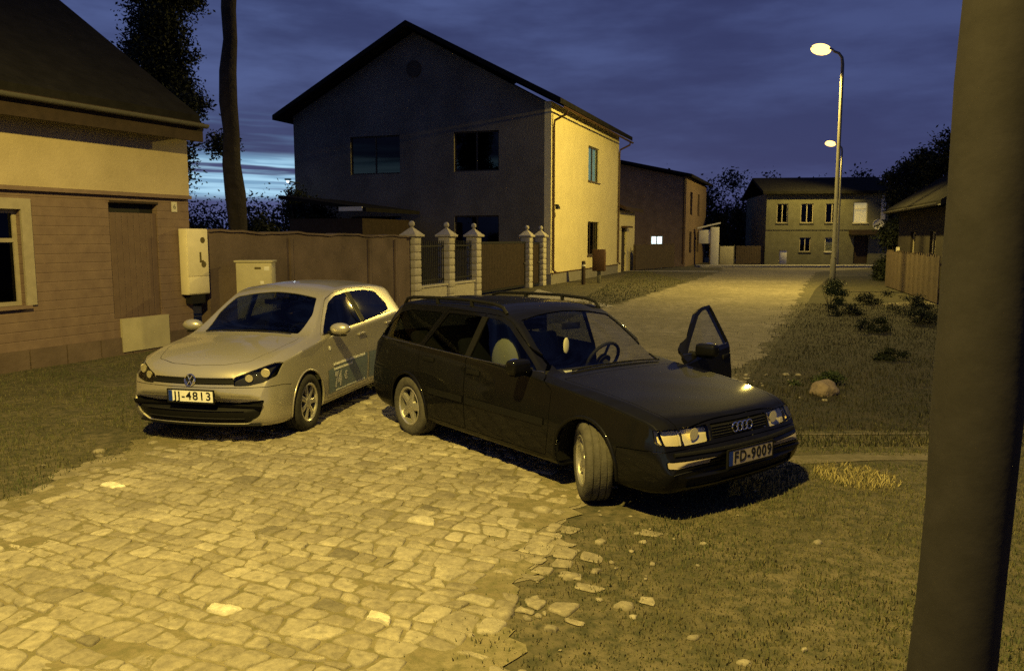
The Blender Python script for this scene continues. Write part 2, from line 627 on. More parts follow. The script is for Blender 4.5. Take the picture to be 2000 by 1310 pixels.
def make_wheel(root, name, R0, W, rim_r, kind, loc, rz, side, tmat):
    """tyre lathe, rim with spokes; axle along local y, outer face towards side (+1 / -1)"""
    h = W / 2
    w = bpy.data.objects.new(name, None); link(w, root)
    w.location = loc; w.rotation_euler = (0, 0, rz)
    sw = R0 - rim_r
    prof = [(rim_r - .008, -h * .72), (rim_r + .012, -h * .95), (rim_r + sw * .45, -h * 1.06), (R0 - .022, -h * .98), (R0 - .006, -h * .84),
            (R0, -h * .60), (R0, -h * .56), (R0 - .008, -h * .54), (R0 - .008, -h * .47), (R0 + .001, -h * .45), (R0 + .001, -h * .06), (R0 - .008, -h * .04),
            (R0 - .008, h * .04), (R0 + .001, h * .06), (R0 + .001, h * .45), (R0 - .008, h * .47), (R0 - .008, h * .54), (R0, h * .56),
            (R0, h * .60), (R0 - .006, h * .84), (R0 - .022, h * .98), (rim_r + sw * .45, h * 1.06), (rim_r + .012, h * .95), (rim_r - .008, h * .72)]
    MB().lathe(prof, 48, axis='y', caps=False).build('tyre', tmat, w, 50)
    o = side
    m = MB()
    # barrel and outer lip
    m.lathe([(rim_r - .004, o * h * .80), (rim_r + .006, o * h * .93), (rim_r - .004, o * h * .97), (rim_r - .016, o * h * .86), (rim_r - .022, -o * h * .5), (rim_r - .012, -o * h * .6)], 48, axis='y', caps=False)
    # spokes
    def spoke(a, r0, r1, w0, w1, y0, y1, th):
        vs = []
        for r, ww, yy in ((r0, w0, y0), ((r0 + r1) / 2, (w0 + w1) / 2 * .9, y0 + (y1 - y0) * .35), (r1, w1, y1)):
            for dw, dy in ((-.5, -th), (-.5, -.006), (-.32, 0), (.32, 0), (.5, -.006), (.5, -th)):
                vs.append((r, dw * ww, o * (yy + dy)))
        Mx = Matrix.Rotation(a, 4, 'Y')
        vs = [Mx @ Vector((0 + t, y, r)) for r, t, y in vs]
        fs = []
        for i in range(2):
            for k in range(6):
                a0, b0 = i * 6 + k, i * 6 + (k + 1) % 6
                fs.append((a0, b0, b0 + 6, a0 + 6))
        fs += [tuple(range(6)), tuple(range(12, 18))[::-1]]
        m.add(vs, fs)
    if kind == 'five':
        for k in range(5):
            spoke(2 * math.pi * k / 5 + .3, .035, rim_r - .012, .085, .070, h * .78, h * .80, .03)
        m.lathe([(.0, o * h * .84), (.030, o * h * .82), (.072, o * h * .76), (.080, o * h * .5)], 30, axis='y')
    else:
        for k in range(7):
            spoke(2 * math.pi * k / 7 + .2, .035, rim_r - .012, .046, .060, h * .84, h * .78, .022)
        m.lathe([(.0, o * h * .92), (.030, o * h * .90), (.055, o * h * .84), (.060, o * h * .5)], 30, axis='y')
    m.build('rim', MATS['alloy'], w, 40)
    b = MB().lathe([(0, o * h * .30), (rim_r * .80, o * h * .30), (rim_r * .80, o * h * .18), (0, o * h * .18)], 30, axis='y')
    b.build('brake_disc', MATS['dark_metal'], w)
    # tread blocks: short cross bars standing proud of the carcass
    return w


def plate(root, txt, size, loc, M, face='plate_white'):
    """licence plate; M maps local x (reading direction), y (up), z (out)"""
    w, hh = size
    p = MB().rbox(-w / 2, w / 2, -hh / 2, hh / 2, -.004, .004, .003, seg=1).build('licence_plate', MATS[face], root)
    p.matrix_local = M
    fr = MB()
    for x0, x1, y0, y1 in ((-w / 2 - .012, w / 2 + .012, hh / 2, hh / 2 + .010), (-w / 2 - .012, w / 2 + .012, -hh / 2 - .014, -hh / 2),
                           (-w / 2 - .012, -w / 2, -hh / 2, hh / 2), (w / 2, w / 2 + .012, -hh / 2, hh / 2)):
        fr.box(x0, x1, y0, y1, -.009, .006)
    fr.build('plate_frame', MATS['black_plastic'], p)
    MB().box(-w / 2 + .004, -w / 2 + .044, -hh / 2 + .004, hh / 2 - .004, .0042, .0056).build('country_band', MATS['plate_blue'], p)
    me = text_mesh(txt, hh * 1.0, .001, 1.16, 'CENTER', .0016)
    xs = [v.co.x for v in me.vertices]; sc = (w * .84) / (max(xs) - min(xs))
    for v in me.vertices:
        v.co.x = v.co.x * sc + .022; v.co.z += .0055
    mesh_obj('lettering', me, MATS['plate_black'], p, 0)
    return p


def mirror(root, M, paint, parent=None, boxy=False):
    """wing mirror: local x outwards, y backwards, z up"""
    g = bpy.data.objects.new('door_mirror', None); link(g, parent or root); g.matrix_local = M
    bm = MB()
    if boxy: bm.rbox(.05, .255, -.075, .035, -.062, .060, .032, seg=4)
    else: bm.ball((.150, -.012, .0), 1, 20, (.122, .075, .070))
    me = bm.mesh()
    for v in me.vertices:
        if v.co.y > .030: v.co.y = .030
        v.co.z += .02 * (v.co.x - .1)
    mesh_obj('mirror_housing', me, paint, g, 40)
    MB().tube([(-.03, 0, -.055), (.05, -.005, -.05), (.10, -.01, -.04)], [.030, .026, .024], 10).build('mirror_arm', MATS['black_plastic'], g)
    mg = MB().ball((.155, .032, .004), 1, 20, (.098, .004, .060)).build('mirror_glass', MATS['chrome'], g)
    MB().rbox(.08, .22, -.045, .018, -.076, -.060, .007).build('mirror_base', MATS['black_plastic'], g)
    return g


def seat(root, x, y, cloth, back_tilt=R(18), wid=.50):
    g = bpy.data.objects.new('car_seat', None); link(g, root); g.location = (x, y, 0)
    MB().rbox(-.25, .27, -wid / 2, wid / 2, .38, .54, .05, seg=3).build('seat_cushion', cloth, g)
    M = Matrix.Translation((-.24, 0, .46)) @ Matrix.Rotation(-back_tilt, 4, 'Y')
    MB().rbox(-.06, .06, -wid / 2, wid / 2, 0, .60, .05, M, 3).build('backrest', cloth, g)
    if wid < .7:
        MB().rbox(-.045, .045, -.12, .12, .63, .80, .04, M, 3).tube([(0, -.06, .55), (0, -.06, .68)], .008, 6, M).tube([(0, .06, .55), (0, .06, .68)], .008, 6, M).build('headrest', cloth, g)
    return g


def steering_wheel(root, loc, tilt=R(62)):
    M = Matrix.Translation(loc) @ Matrix.Rotation(-tilt, 4, 'Y')
    m = MB()
    m.lathe([(.185 + .016 * math.cos(a), .016 * math.sin(a)) for a in [2 * math.pi * k / 8 for k in range(8)]], 32, M, 'z', True)
    m.lathe([(0, .03), (.06, .02), (.07, -.03)], 16, M)
    for a in (0, 2.2, 4.1):
        m.tube([(0, 0, 0), (.18 * math.cos(a), .18 * math.sin(a), 0)], .014, 6, M)
    m.tube([(0, 0, 0), (0, 0, -.35)], .03, 8, M)
    return m.build('steering_wheel', MATS['dash'], root)


def conform(me, car, sgn, off, flip=True):
    """lay a flat mesh (x along the car, z up, y = thickness) onto the side of the car"""
    for v in me.vertices:
        y, _ = car.side(v.co.x, v.co.z, sgn)
        v.co.y = y + sgn * (off + abs(v.co.y))
    return me


def grid_panel(poly, step):
    """polygon in (x,z) cut into a fine grid mesh"""
    bm = bmesh.new()
    vs = [bm.verts.new((p[0], 0, p[1])) for p in poly]
    bm.faces.new(vs)
    xs = [p[0] for p in poly]; zs = [p[1] for p in poly]
    for a, no in ((0, (1, 0, 0)), (1, (0, 0, 1))):
        lo, hi = (min(xs), max(xs)) if a == 0 else (min(zs), max(zs))
        t = lo + step
        while t < hi:
            bmesh.ops.bisect_plane(bm, geom=bm.verts[:] + bm.edges[:] + bm.faces[:], plane_co=(t, 0, t), plane_no=no)
            t += step
    me = bpy.data.meshes.new("panel"); bm.to_mesh(me); bm.free()
    return me


def arch_lip(root, car, ax, az, rad, sgn, a0, a1, mat_, tube=.012):
    pts = []
    n = 26
    for k in range(n + 1):
        a = a0 + (a1 - a0) * k / n
        x, z = ax + rad * math.cos(a), az + rad * math.sin(a)
        y, _ = car.side(x, z, sgn)
        pts.append((x, y - sgn * .002, z))
    return MB().tube(pts, tube, 8).build('wheel_arch', mat_, root, 60)


def liner(root, ax, az, rad, sgn, w0):
    """dark inside of a wheel well"""
    m = MB(); n = 20
    y1 = w0 - .06; y0 = w0 - .42
    P = [(ax + rad * math.cos(R(-12) + R(204) * k / n), az + rad * math.sin(R(-12) + R(204) * k / n)) for k in range(n + 1)]
    vs = [(x, sgn * y1, z) for x, z in P] + [(x, sgn * y0, z) for x, z in P]
    fs = [(i, i + 1, i + n + 2, i + n + 1) for i in range(n)] + [tuple(range(n + 1, 2 * n + 2))]
    return m.add(vs, fs).build('wheel_well', MATS['black_plastic'], root)


def place(o, x, y, rz):
    o.location = (x, y, 0); o.rotation_euler = (0, 0, rz)
# ------------------------------------------------------------------ ground, street, verge
S20 = R(69.7)                                              # heading of the street (x axis of things set along it)


def ground_pt(px, py, z=0.0):
    """photo pixel -> point on the ground plane (used once, to read the plan off the photo)"""
    u, v = (px - 1000) / FPX, (655 - py) / FPX
    d = Vector((u, math.cos(PITCH) + v * math.sin(PITCH), -math.sin(PITCH) + v * math.cos(PITCH)))
    t = (z - CAM_H) / d.z
    return Vector((0, 0, CAM_H)) + d * t


def sheet_obj(name, pts, z, material, kind='structure', sub=None):
    bm = bmesh.new()
    bm.faces.new([bm.verts.new((x, y, z)) for x, y in pts])
    bmesh.ops.triangulate(bm, faces=bm.faces[:])
    bmesh.ops.recalc_face_normals(bm, faces=bm.faces)
    me = bpy.data.meshes.new(name); bm.to_mesh(me); bm.free()
    if me.polygons[0].normal.z < 0: me.flip_normals()
    o = mesh_obj(name, me, material, None, 0)
    return tag(o, kind=kind)


def ground_mat(name, c1, c2, c3, s1, s2, bump=.03, rough=.95):
    m = bpy.data.materials.new(name); m.use_nodes = True
    N, L = m.node_tree.nodes, m.node_tree.links
    b = N['Principled BSDF']; b.inputs['Roughness'].default_value = rough
    b.inputs['Specular IOR Level'].default_value = .25
    tc = N.new('ShaderNodeTexCoord')
    def noise(s, d=8):
        n = N.new('ShaderNodeTexNoise'); n.inputs['Scale'].default_value = s; n.inputs['Detail'].default_value = d
        n.inputs['Roughness'].default_value = .65
        L.new(tc.outputs['Object'], n.inputs['Vector']); return n.outputs[0]
    def ramp(v, a, bb):
        r = N.new('ShaderNodeMapRange'); L.new(v, r.inputs[0]); r.inputs[1].default_value = a; r.inputs[2].default_value = bb
        return r.outputs[0]
    def mix(f, a, c):
        x = N.new('ShaderNodeMix'); x.data_type = 'RGBA'; L.new(f, x.inputs[0])
        for i, v in ((6, a), (7, c)):
            if isinstance(v, tuple): x.inputs[i].default_value = (*v, 1)
            else: L.new(v, x.inputs[i])
        return x.outputs[2]
    na, nb = noise(s1), noise(s2)
    L.new(mix(ramp(nb, .42, .62), mix(ramp(na, .38, .60), c1, c2), c3), b.inputs['Base Color'])
    bp = N.new('ShaderNodeBump'); bp.inputs['Strength'].default_value = .8; bp.inputs['Distance'].default_value = bump
    L.new(noise(s2 * 2.2), bp.inputs['Height']); L.new(bp.outputs[0], b.inputs['Normal'])
    MATS[name] = m
    return m


ground_mat('turf_soil', (.078, .070, .044), (.130, .112, .076), (.046, .047, .028), 1.6, 9.0)
ground_mat('cobble_bed', (.165, .140, .088), (.205, .18, .12), (.125, .115, .065), 2.0, 14.0, .02)
ground_mat('street_dirt', (.17, .15, .108), (.25, .22, .165), (.12, .108, .078), .5, 4.0, .03)
ground_mat('path_dirt', (.17, .145, .11), (.11, .10, .07), (.10, .09, .06), 1.4, 7.0, .02)
ground_mat('paving', (.30, .28, .24), (.24, .22, .19), (.34, .32, .28), 1.2, 9.0, .006)

# the street: left and right edges, near to far (x, y)
LEFT = [(-4.3, 1.2), (-4.0, 4.0), (-3.85, 6.2), (-3.5, 8.3), (-2.2, 11.6), (-.4, 15.6), (2.85, 23.4), (7.25, 34.7), (12.2, 47.5), (14.0, 54.0)]
RIGHT = [(-.6, 1.2), (-.05, 4.0), (.30, 5.4), (.62, 6.6), (1.7, 8.8), (4.2, 13.6), (8.8, 25.0), (12.3, 34.0), (17.6, 47.0), (24.0, 53.5)]


def edge_at(E_, y):
    for (x0, y0), (x1, y1) in zip(E_[:-1], E_[1:]):
        if y0 <= y <= y1: return x0 + (x1 - x0) * (y - y0) / (y1 - y0)
    return E_[0][0] if y < E_[0][1] else E_[-1][0]


bm = MB(); bm.add([(-300, -120, 0), (300, -120, 0), (300, 420, 0), (-300, 420, 0)], [(0, 1, 2, 3)])
tag(bm.build('ground', MATS['turf_soil'], None, 0), kind='structure')


def ragged(E_, amp=.10, step=.07, y1=99):
    out = []; s0 = rng.uniform(0, 9)
    for (x0, y0), (x1, y1_) in zip(E_[:-1], E_[1:]):
        n = max(1, int((y1_ - y0) / (step if y0 < 14 else .3)))
        for k in range(n):
            t = k / n
            yy = y0 + (y1_ - y0) * t
            e = amp * (.9 * math.sin(yy * 2.3 + s0) + .6 * math.sin(yy * 5.9 + 2 * s0) + .45 * math.sin(yy * 13.7 + s0) + .30 * math.sin(yy * 29 + s0)) + rng.normal(0, amp * .22)
            out.append((x0 + (x1 - x0) * t + e, yy))
    return out + [E_[-1]]


sheet_obj('street', ragged([p for p in LEFT]) + ragged([p for p in RIGHT])[::-1], .004, MATS['street_dirt'])
CB = 11.5                                                   # set stones are modelled one by one out to here
bedL = ragged([p for p in LEFT if p[1] < CB]); bedR = ragged([p for p in RIGHT if p[1] < CB])
sheet_obj('cobble_bed', bedL + bedR[::-1], .008, MATS['cobble_bed'])


def stone_mat():
    m = bpy.data.materials.new('field_stone'); m.use_nodes = True
    N, L = m.node_tree.nodes, m.node_tree.links
    b = N['Principled BSDF']; b.inputs['Roughness'].default_value = .72; b.inputs['Specular IOR Level'].default_value = .35
    at = N.new('ShaderNodeAttribute'); at.attribute_name = 'tone'
    tc = N.new('ShaderNodeTexCoord')
    def noise(s, d=7):
        n = N.new('ShaderNodeTexNoise'); n.inputs['Scale'].default_value = s; n.inputs['Detail'].default_value = d
        n.inputs['Roughness'].default_value = .65
        L.new(tc.outputs['Object'], n.inputs['Vector']); return n.outputs[0]
    cr = N.new('ShaderNodeValToRGB')
    e = cr.color_ramp.elements
    e[0].position = 0; e[0].color = (.150, .134, .100, 1); e[1].position = 1; e[1].color = (.62, .58, .48, 1)
    for p, c in ((.25, (.235, .208, .158)), (.6, (.300, .270, .210)), (.85, (.37, .335, .265))):
        x = e.new(p); x.color = (*c, 1)
    L.new(at.outputs['Fac'], cr.inputs[0])
    mx = N.new('ShaderNodeMix'); mx.data_type = 'RGBA'; mx.blend_type = 'MULTIPLY'; mx.inputs[0].default_value = 1
    r = N.new('ShaderNodeMapRange'); L.new(noise(22), r.inputs[0])
    for i, v in enumerate((.3, .7, .62, 1.18)): r.inputs[i + 1].default_value = v
    L.new(cr.outputs[0], mx.inputs[6]); L.new(r.outputs[0], mx.inputs[7])
    r2 = N.new('ShaderNodeMapRange'); L.new(noise(1.3), r2.inputs[0])
    for i, v in enumerate((.35, .65, .78, 1.1)): r2.inputs[i + 1].default_value = v
    m2 = N.new('ShaderNodeMix'); m2.data_type = 'RGBA'; m2.blend_type = 'MULTIPLY'; m2.inputs[0].default_value = 1
    L.new(mx.outputs[2], m2.inputs[6]); L.new(r2.outputs[0], m2.inputs[7])
    L.new(m2.outputs[2], b.inputs['Base Color'])
    bp = N.new('ShaderNodeBump'); bp.inputs['Strength'].default_value = .7; bp.inputs['Distance'].default_value = .006
    L.new(noise(45), bp.inputs['Height']); L.new(bp.outputs[0], b.inputs['Normal'])
    MATS['field_stone'] = m


stone_mat()


def cobbles():
    """uneven courses of field stones running across the street, each stone its own little dome"""
    ang = R(66); ca, sa = math.cos(ang), math.sin(ang)
    wig = lambda r, u: .028 * math.sin(u * 2.1 + r * 1.7) + .016 * math.sin(u * 5.3 + r * 2.9) + .010 * math.sin(u * 11 + r)
    rows = [-14.0]
    while rows[-1] < 24: rows.append(rows[-1] + rng.uniform(.110, .158))
    V, F, T = [], [], []
    for r in range(len(rows) - 1):
        u = -14 + rng.random() * .3
        skew0 = rng.normal(0, .02)
        while u < 14:
            du = rng.uniform(.115, .215); skew1 = rng.normal(0, .018)
            c4 = [(u - skew0, rows[r] + wig(r, u)), (u + du - skew1, rows[r] + wig(r, u + du)), (u + du + skew1, rows[r + 1] + wig(r + 1, u + du)), (u + skew0, rows[r + 1] + wig(r + 1, u))]
            u += du; skew0 = skew1
            poly = [(a * sa + b * ca, -a * ca + b * sa) for a, b in c4]
            cx, cy = sum(q[0] for q in poly) / 4, sum(q[1] for q in poly) / 4
            if not (1.3 < cy < CB) or not (edge_at(LEFT, cy) < cx < edge_at(RIGHT, cy) + 1.1): continue
            if cx < -.72 * cy - .6: continue
            # push a fifth and sixth corner out of the long sides so that few stones stay rectangles
            j = lambda s_: rng.normal(0, s_)
            q6 = []
            for k in range(4):
                p, n_ = poly[k], poly[(k + 1) % 4]
                q6.append((p[0] + j(.008), p[1] + j(.008)))
                if rng.random() < .7:
                    t = rng.uniform(.3, .7); mx, my = p[0] + (n_[0] - p[0]) * t, p[1] + (n_[1] - p[1]) * t
                    e = rng.uniform(-.012, .012); dx, dy = mx - cx, my - cy; L_ = math.hypot(dx, dy) + 1e-6
                    q6.append((mx + dx / L_ * e, my + dy / L_ * e))
            inr = edge_at(RIGHT, cy) - cx; inl = cx - edge_at(LEFT, cy)
            wob = .30 * math.sin(cy * 1.7) * .5 + .12 * math.sin(cy * 5.1)
            er, el_ = inr + wob, inl + .15 * math.sin(cy * 2.3)
            if er < .30 and rng.random() < .15 + .85 * min(1, (.30 - er) / .95) ** .55: continue
            if el_ < .5 and rng.random() < 1 - el_ / .5: continue
            sunk = vnoise(np.array(cx), np.array(cy), 1.9, 4) + .35 * rng.normal()
            if sunk > 1.15: continue
            rp = rounded(q6, rng.uniform(.030, .055), 2)
            flat = rng.random() < .03 and er > .2
            top = rng.uniform(.006, .017) - (.006 if sunk > .45 else 0) + (.005 if flat else 0)
            if er < .2 or el_ < .4: top *= .6; q6 = [(cx + (x - cx) * .8, cy + (y - cy) * .8) for x, y in q6]; rp = rounded(q6, .05, 2)
            tilt = rng.normal(0, .035, 2)
            tone = float(np.clip(rng.beta(5, 5.5) + (.36 if flat and rng.random() < .6 else 0) - (.22 if rng.random() < .05 else 0), 0, 1))
            if er < .2: tone *= .72
            m = len(rp); b0 = len(V)
            g = rng.uniform(.003, .010)
            for sc, hz in ((1.0, -.6), (.97, .40), (.88, .80), (.64, 1.0), (.30, 1.06)):
                for (x, y) in rp:
                    dx, dy = x - cx, y - cy
                    L_ = math.hypot(dx, dy) + 1e-6
                    k = max(0.0, (L_ * sc - g) / L_)
                    h = hz if not flat else (1.0 if hz > .5 else hz)
                    V.append((cx + dx * k, cy + dy * k, .008 + top * h + (tilt[0] * dx + tilt[1] * dy) * k * (1 if hz > 0 else 0) + (rng.normal(0, .0013) if hz > .5 else 0)))
            for r_ in range(4):
                for k in range(m):
                    a_, b_ = b0 + r_ * m + k, b0 + r_ * m + (k + 1) % m
                    F.append((a_, b_, b_ + m, a_ + m))
            F.append(tuple(range(b0 + 4 * m, b0 + 5 * m)))
            T += [tone] * (5 * m)
    me = bpy.data.meshes.new('cobblestones')
    me.from_pydata(V, [], F)
    at = me.attributes.new('tone', 'FLOAT', 'POINT'); at.data.foreach_set('value', np.array(T, dtype=np.float32))
    bmx = bmesh.new(); bmx.from_mesh(me); bmesh.ops.recalc_face_normals(bmx, faces=bmx.faces); bmx.to_mesh(me); bmx.free()
    o = mesh_obj('cobblestones', me, MATS['field_stone'], None, 60)
    tag(o, kind='stuff')


def vnoise(x, y, s, seed=0):
    """cheap smooth noise for clumping"""
    return (np.sin(x * s + 1.3 * seed) * np.cos(y * s * 1.17 + seed) + .6 * np.sin(x * s * 2.3 + y * s * 1.9 + seed * 2.1) + .4 * np.cos(x * s * 4.1 - y * s * 3.7 + seed)) / 2


cobbles()

def pebbles():
    n = 280; V, F, T = [], [], []
    for i in range(n):
        y = 2.4 + 9.5 * rng.random() ** 1.4
        x = edge_at(RIGHT, y) + abs(rng.normal(0, .75)) - .25 if i % 4 else edge_at(LEFT, y) + rng.normal(-.1, .5)
        r = float(np.clip(rng.lognormal(-3.75, .55), .008, .075)); a0 = rng.random() * 6.3; e = rng.uniform(.55, 1)
        b0 = len(V); m = 9
        w = [1 + .16 * rng.normal() for _ in range(m)]
        for sc, h in ((1, -.15), (.92, .28), (.62, .46), (.25, .52)):
            for k in range(m):
                a = 2 * math.pi * k / m
                u, v = r * w[k] * sc * math.cos(a), r * w[k] * sc * e * math.sin(a)
                V.append((x + u * math.cos(a0) - v * math.sin(a0), y + u * math.sin(a0) + v * math.cos(a0), .006 + r * h * .8))
        for q in range(3):
            for k in range(m):
                a, b = b0 + q * m + k, b0 + q * m + (k + 1) % m
                F.append((a, b, b + m, a + m))
        F.append(tuple(range(b0 + 3 * m, b0 + 4 * m)))
        T += [float(np.clip(rng.beta(3, 3) * .55, 0, 1))] * (4 * m)
    me = bpy.data.meshes.new('loose_stones'); me.from_pydata(V, [], F)
    at = me.attributes.new('tone', 'FLOAT', 'POINT'); at.data.foreach_set('value', np.array(T, dtype=np.float32))
    tag(mesh_obj('loose_stones', me, MATS['field_stone'], None, 60), kind='stuff')


pebbles()

# pavement along the yellow house, its driveway slab, far kerb, side paths on the right
ground_mat('rough_soil', (.032, .030, .020), (.050, .042, .028), (.020, .021, .013), .9, 6.0)
sheet_obj('rough_verge', [(2.0, 8.3), (3.2, 11.0), (8.6, 23.6), (11.6, 31.0), (16.5, 42.0), (19.5, 42.0), (14.0, 25.0), (13.0, 8.2)], .003, MATS['rough_soil'])  # soil coloured darker than the turf elsewhere
sheet_obj('driveway', [(.2, 24.4), (2.75, 23.2), (3.0, 23.7), (1.4, 29.6), (1.0, 31.4)], .010, MATS['paving'])
sheet_obj('pavement', [(6.5, 48.2), (12.0, 47.3), (12.4, 48.3), (7.2, 49.3)], .010, MATS['paving'])
far = MB(); far.box(12.6, 31.0, 54.2, 56.2, 0, .13); tag(far.build('pavement', MATS['paving']), kind='structure')
sheet_obj('path', ragged([(10.2, 23.6), (11.2, 24.6)], .05) + [(13.6, 25.8), (14.6, 24.6)], .006, MATS['path_dirt'])
sheet_obj('path', [(2.2, 6.85), (2.6, 7.0), (3.3, 7.12), (4.4, 7.1), (4.5, 7.35), (3.4, 7.38), (2.9, 7.30), (2.3, 7.25)], .006, MATS['path_dirt'])
sheet_obj('path', [(2.6, 8.06), (5.5, 8.12), (7.5, 8.3), (7.5, 8.36), (5.5, 8.18), (2.6, 8.10)], .006, MATS['path_dirt'])

# grass blades on the verges
def grass_mat(name, a, b_):
    m = bpy.data.materials.new(name); m.use_nodes = True
    N, L = m.node_tree.nodes, m.node_tree.links
    b = N['Principled BSDF']; b.inputs['Roughness'].default_value = .7; b.inputs['Specular IOR Level'].default_value = .3
    at = N.new('ShaderNodeAttribute'); at.attribute_name = 'tone'
    mx = N.new('ShaderNodeMix'); mx.data_type = 'RGBA'
    mx.inputs[6].default_value = (*a, 1); mx.inputs[7].default_value = (*b_, 1)
    L.new(at.outputs['Fac'], mx.inputs[0]); L.new(mx.outputs[2], b.inputs['Base Color'])
    MATS[name] = m


grass_mat('grass_blade', (.062, .074, .034), (.135, .118, .062))
grass_mat('rough_blade', (.016, .020, .011), (.046, .040, .024))
grass_mat('dry_blade', (.20, .17, .08), (.34, .29, .14))
grass_mat('weed_leaf', (.018, .030, .012), (.042, .060, .022))
grass_mat('tree_leaf', (.006, .010, .005), (.018, .024, .011))


def blades(name, X, Y, hmin, hmax, wid, material, kind='stuff', tone=None, z0=0.0, lean=.5):
    n = len(X)
    h = rng.uniform(hmin, hmax, n) * (.75 + .5 * np.clip(vnoise(X, Y, 2.1), -.6, .8))
    a = rng.uniform(0, 2 * np.pi, n); l = rng.uniform(.1, lean, n) * h; w = wid * rng.uniform(.6, 1.3, n)
    b = rng.uniform(0, 2 * np.pi, n)
    dx, dy = np.cos(a) * w, np.sin(a) * w
    lx, ly = np.cos(b) * l, np.sin(b) * l
    P = np.zeros((n, 5, 3), np.float32)
    P[:, 0] = np.stack([X - dx, Y - dy, np.full(n, z0)], 1); P[:, 1] = np.stack([X + dx, Y + dy, np.full(n, z0)], 1)
    P[:, 2] = np.stack([X + dx * .7 + lx * .4, Y + dy * .7 + ly * .4, z0 + h * .6], 1)
    P[:, 3] = np.stack([X - dx * .7 + lx * .4, Y - dy * .7 + ly * .4, z0 + h * .6], 1)
    P[:, 4] = np.stack([X + lx, Y + ly, z0 + h], 1)
    idx = np.arange(n)[:, None] * 5
    F4 = (idx + np.array([[0, 1, 2, 3]])).tolist(); F3 = (idx + np.array([[3, 2, 4]])).tolist()
    me = bpy.data.meshes.new(name); me.from_pydata(P.reshape(-1, 3).tolist(), [], F4 + F3)
    t = tone if tone is not None else np.clip(.45 + .35 * vnoise(X, Y, 1.4, 3) + rng.normal(0, .28, n), 0, 1)
    at = me.attributes.new('tone', 'FLOAT', 'POINT'); at.data.foreach_set('value', np.repeat(t, 5).astype(np.float32))
    o = mesh_obj(name, me, material, None, 0)
    for p in me.polygons: p.use_smooth = True
    if kind: tag(o, kind=kind)
    return o


def scatter(n, x0, x1, y0, y1, keep):
    X = rng.uniform(x0, x1, n); Y = y0 + (y1 - y0) * rng.random(n) ** 1.35
    k = keep(X, Y)
    return X[k], Y[k]


ER = lambda Y: np.interp(Y, [p[1] for p in RIGHT], [p[0] for p in RIGHT])
EL = lambda Y: np.interp(Y, [p[1] for p in LEFT], [p[0] for p in LEFT])
WALL_X = lambda Y: np.interp(Y, [2.0, 11.9, 15.2, 23.5], [-12.1, -7.53, -6.01, -2.9])
def on_path(X, Y):
    return ((np.abs(Y - 7.18 - .05 * np.sin(X * 3)) < .13) & (X > 2.3) & (X < 4.2)) | ((np.abs(Y - 8.12) < .06) & (X > 2.6))
KEEP_R = lambda X, Y: (X > ER(Y) + .35 + .30 * vnoise(X, Y, 3.0, 1) + .42 * rng.normal(0, 1, len(X))) & (X < .70 * Y + 1.2) & (vnoise(X, Y, 2.6, 5) > -.75 - .3 * rng.random(len(X))) & ~on_path(X, Y) & ~((X - .62) ** 2 + (Y - 6.2) ** 2 < .5)
X, Y = scatter(170000, -.6, 9.0, 2.2, 8.6, KEEP_R)
k = Y < 7.9 + .5 * rng.normal(0, 1, len(X)); X, Y = X[k], Y[k]
blades('grass', X, Y, .010, .040, .0040, MATS['grass_blade'])
X, Y = scatter(90000, .6, 15.0, 7.6, 24.5, KEEP_R)
blades('rough_grass', X, Y, .02, .085, .0055, MATS['rough_blade'])
X, Y = scatter(90000, -10.0, -1.0, 4.0, 16.5, lambda X, Y: (X < EL(Y) + .05 + .22 * vnoise(X, Y, 3.0, 2)) & (X > WALL_X(Y) + .1) & (X > -.72 * Y - .8) & (vnoise(X, Y, 2.6, 7) > -.5))
blades('grass', X, Y, .014, .055, .0044, MATS['grass_blade'])
X, Y = scatter(26000, -1.5, 8.0, 22.5, 48.0, lambda X, Y: (X < EL(Y) - .1) & (X > (Y - 23.2) * .22 + 1.6) & (X > 1.75 + (Y - 32.4) * .30))
blades('grass', X, Y, .03, .09, .010, MATS['grass_blade'])


# ------------------------------------------------------------------ leaves, trees, bushes
def leaf_cloud(clumps, n, size, tone_shift=0.0):
    """many small leaf faces gathered in clumps: list of (centre, radii)"""
    per = np.array([c[1][0] * c[1][1] * c[1][2] for c in clumps]); per = per / per.sum()
    cnt = rng.multinomial(n, per)
    Ps, Ts = [], []
    for (c, r), k in zip(clumps, cnt):
        if not k: continue
        d = rng.normal(0, 1, (k, 3)); d /= np.linalg.norm(d, axis=1)[:, None]
        rad = rng.random(k) ** .45 * (1 + .22 * rng.normal(0, 1, k))
        p = np.array(c) + d * rad[:, None] * np.array(r)
        Ps.append(p); Ts.append(np.clip(rng.normal(.45 + tone_shift + rng.normal(0, .15), .22, k), 0, 1))
    P = np.concatenate(Ps); T = np.concatenate(Ts); n = len(P)
    u = rng.normal(0, 1, (n, 3)); u /= np.linalg.norm(u, axis=1)[:, None]
    w = rng.normal(0, 1, (n, 3)); w = np.cross(u, w); w /= np.linalg.norm(w, axis=1)[:, None]
    s = size * rng.uniform(.6, 1.4, n)[:, None]
    Q = np.stack([P - u * s, P + w * s * .55, P + u * s, P - w * s * .55], 1).reshape(-1, 3)
    F = (np.arange(n)[:, None] * 4 + np.arange(4)[None]).tolist()
    me = bpy.data.meshes.new('leaves'); me.from_pydata(Q.tolist(), [], F)
    at = me.attributes.new('tone', 'FLOAT', 'POINT'); at.data.foreach_set('value', np.repeat(T, 4).astype(np.float32))
    return me


mat('bark', (.050, .042, .034), .95, noise=(4, .5), bump=(14, 1.0, .04))


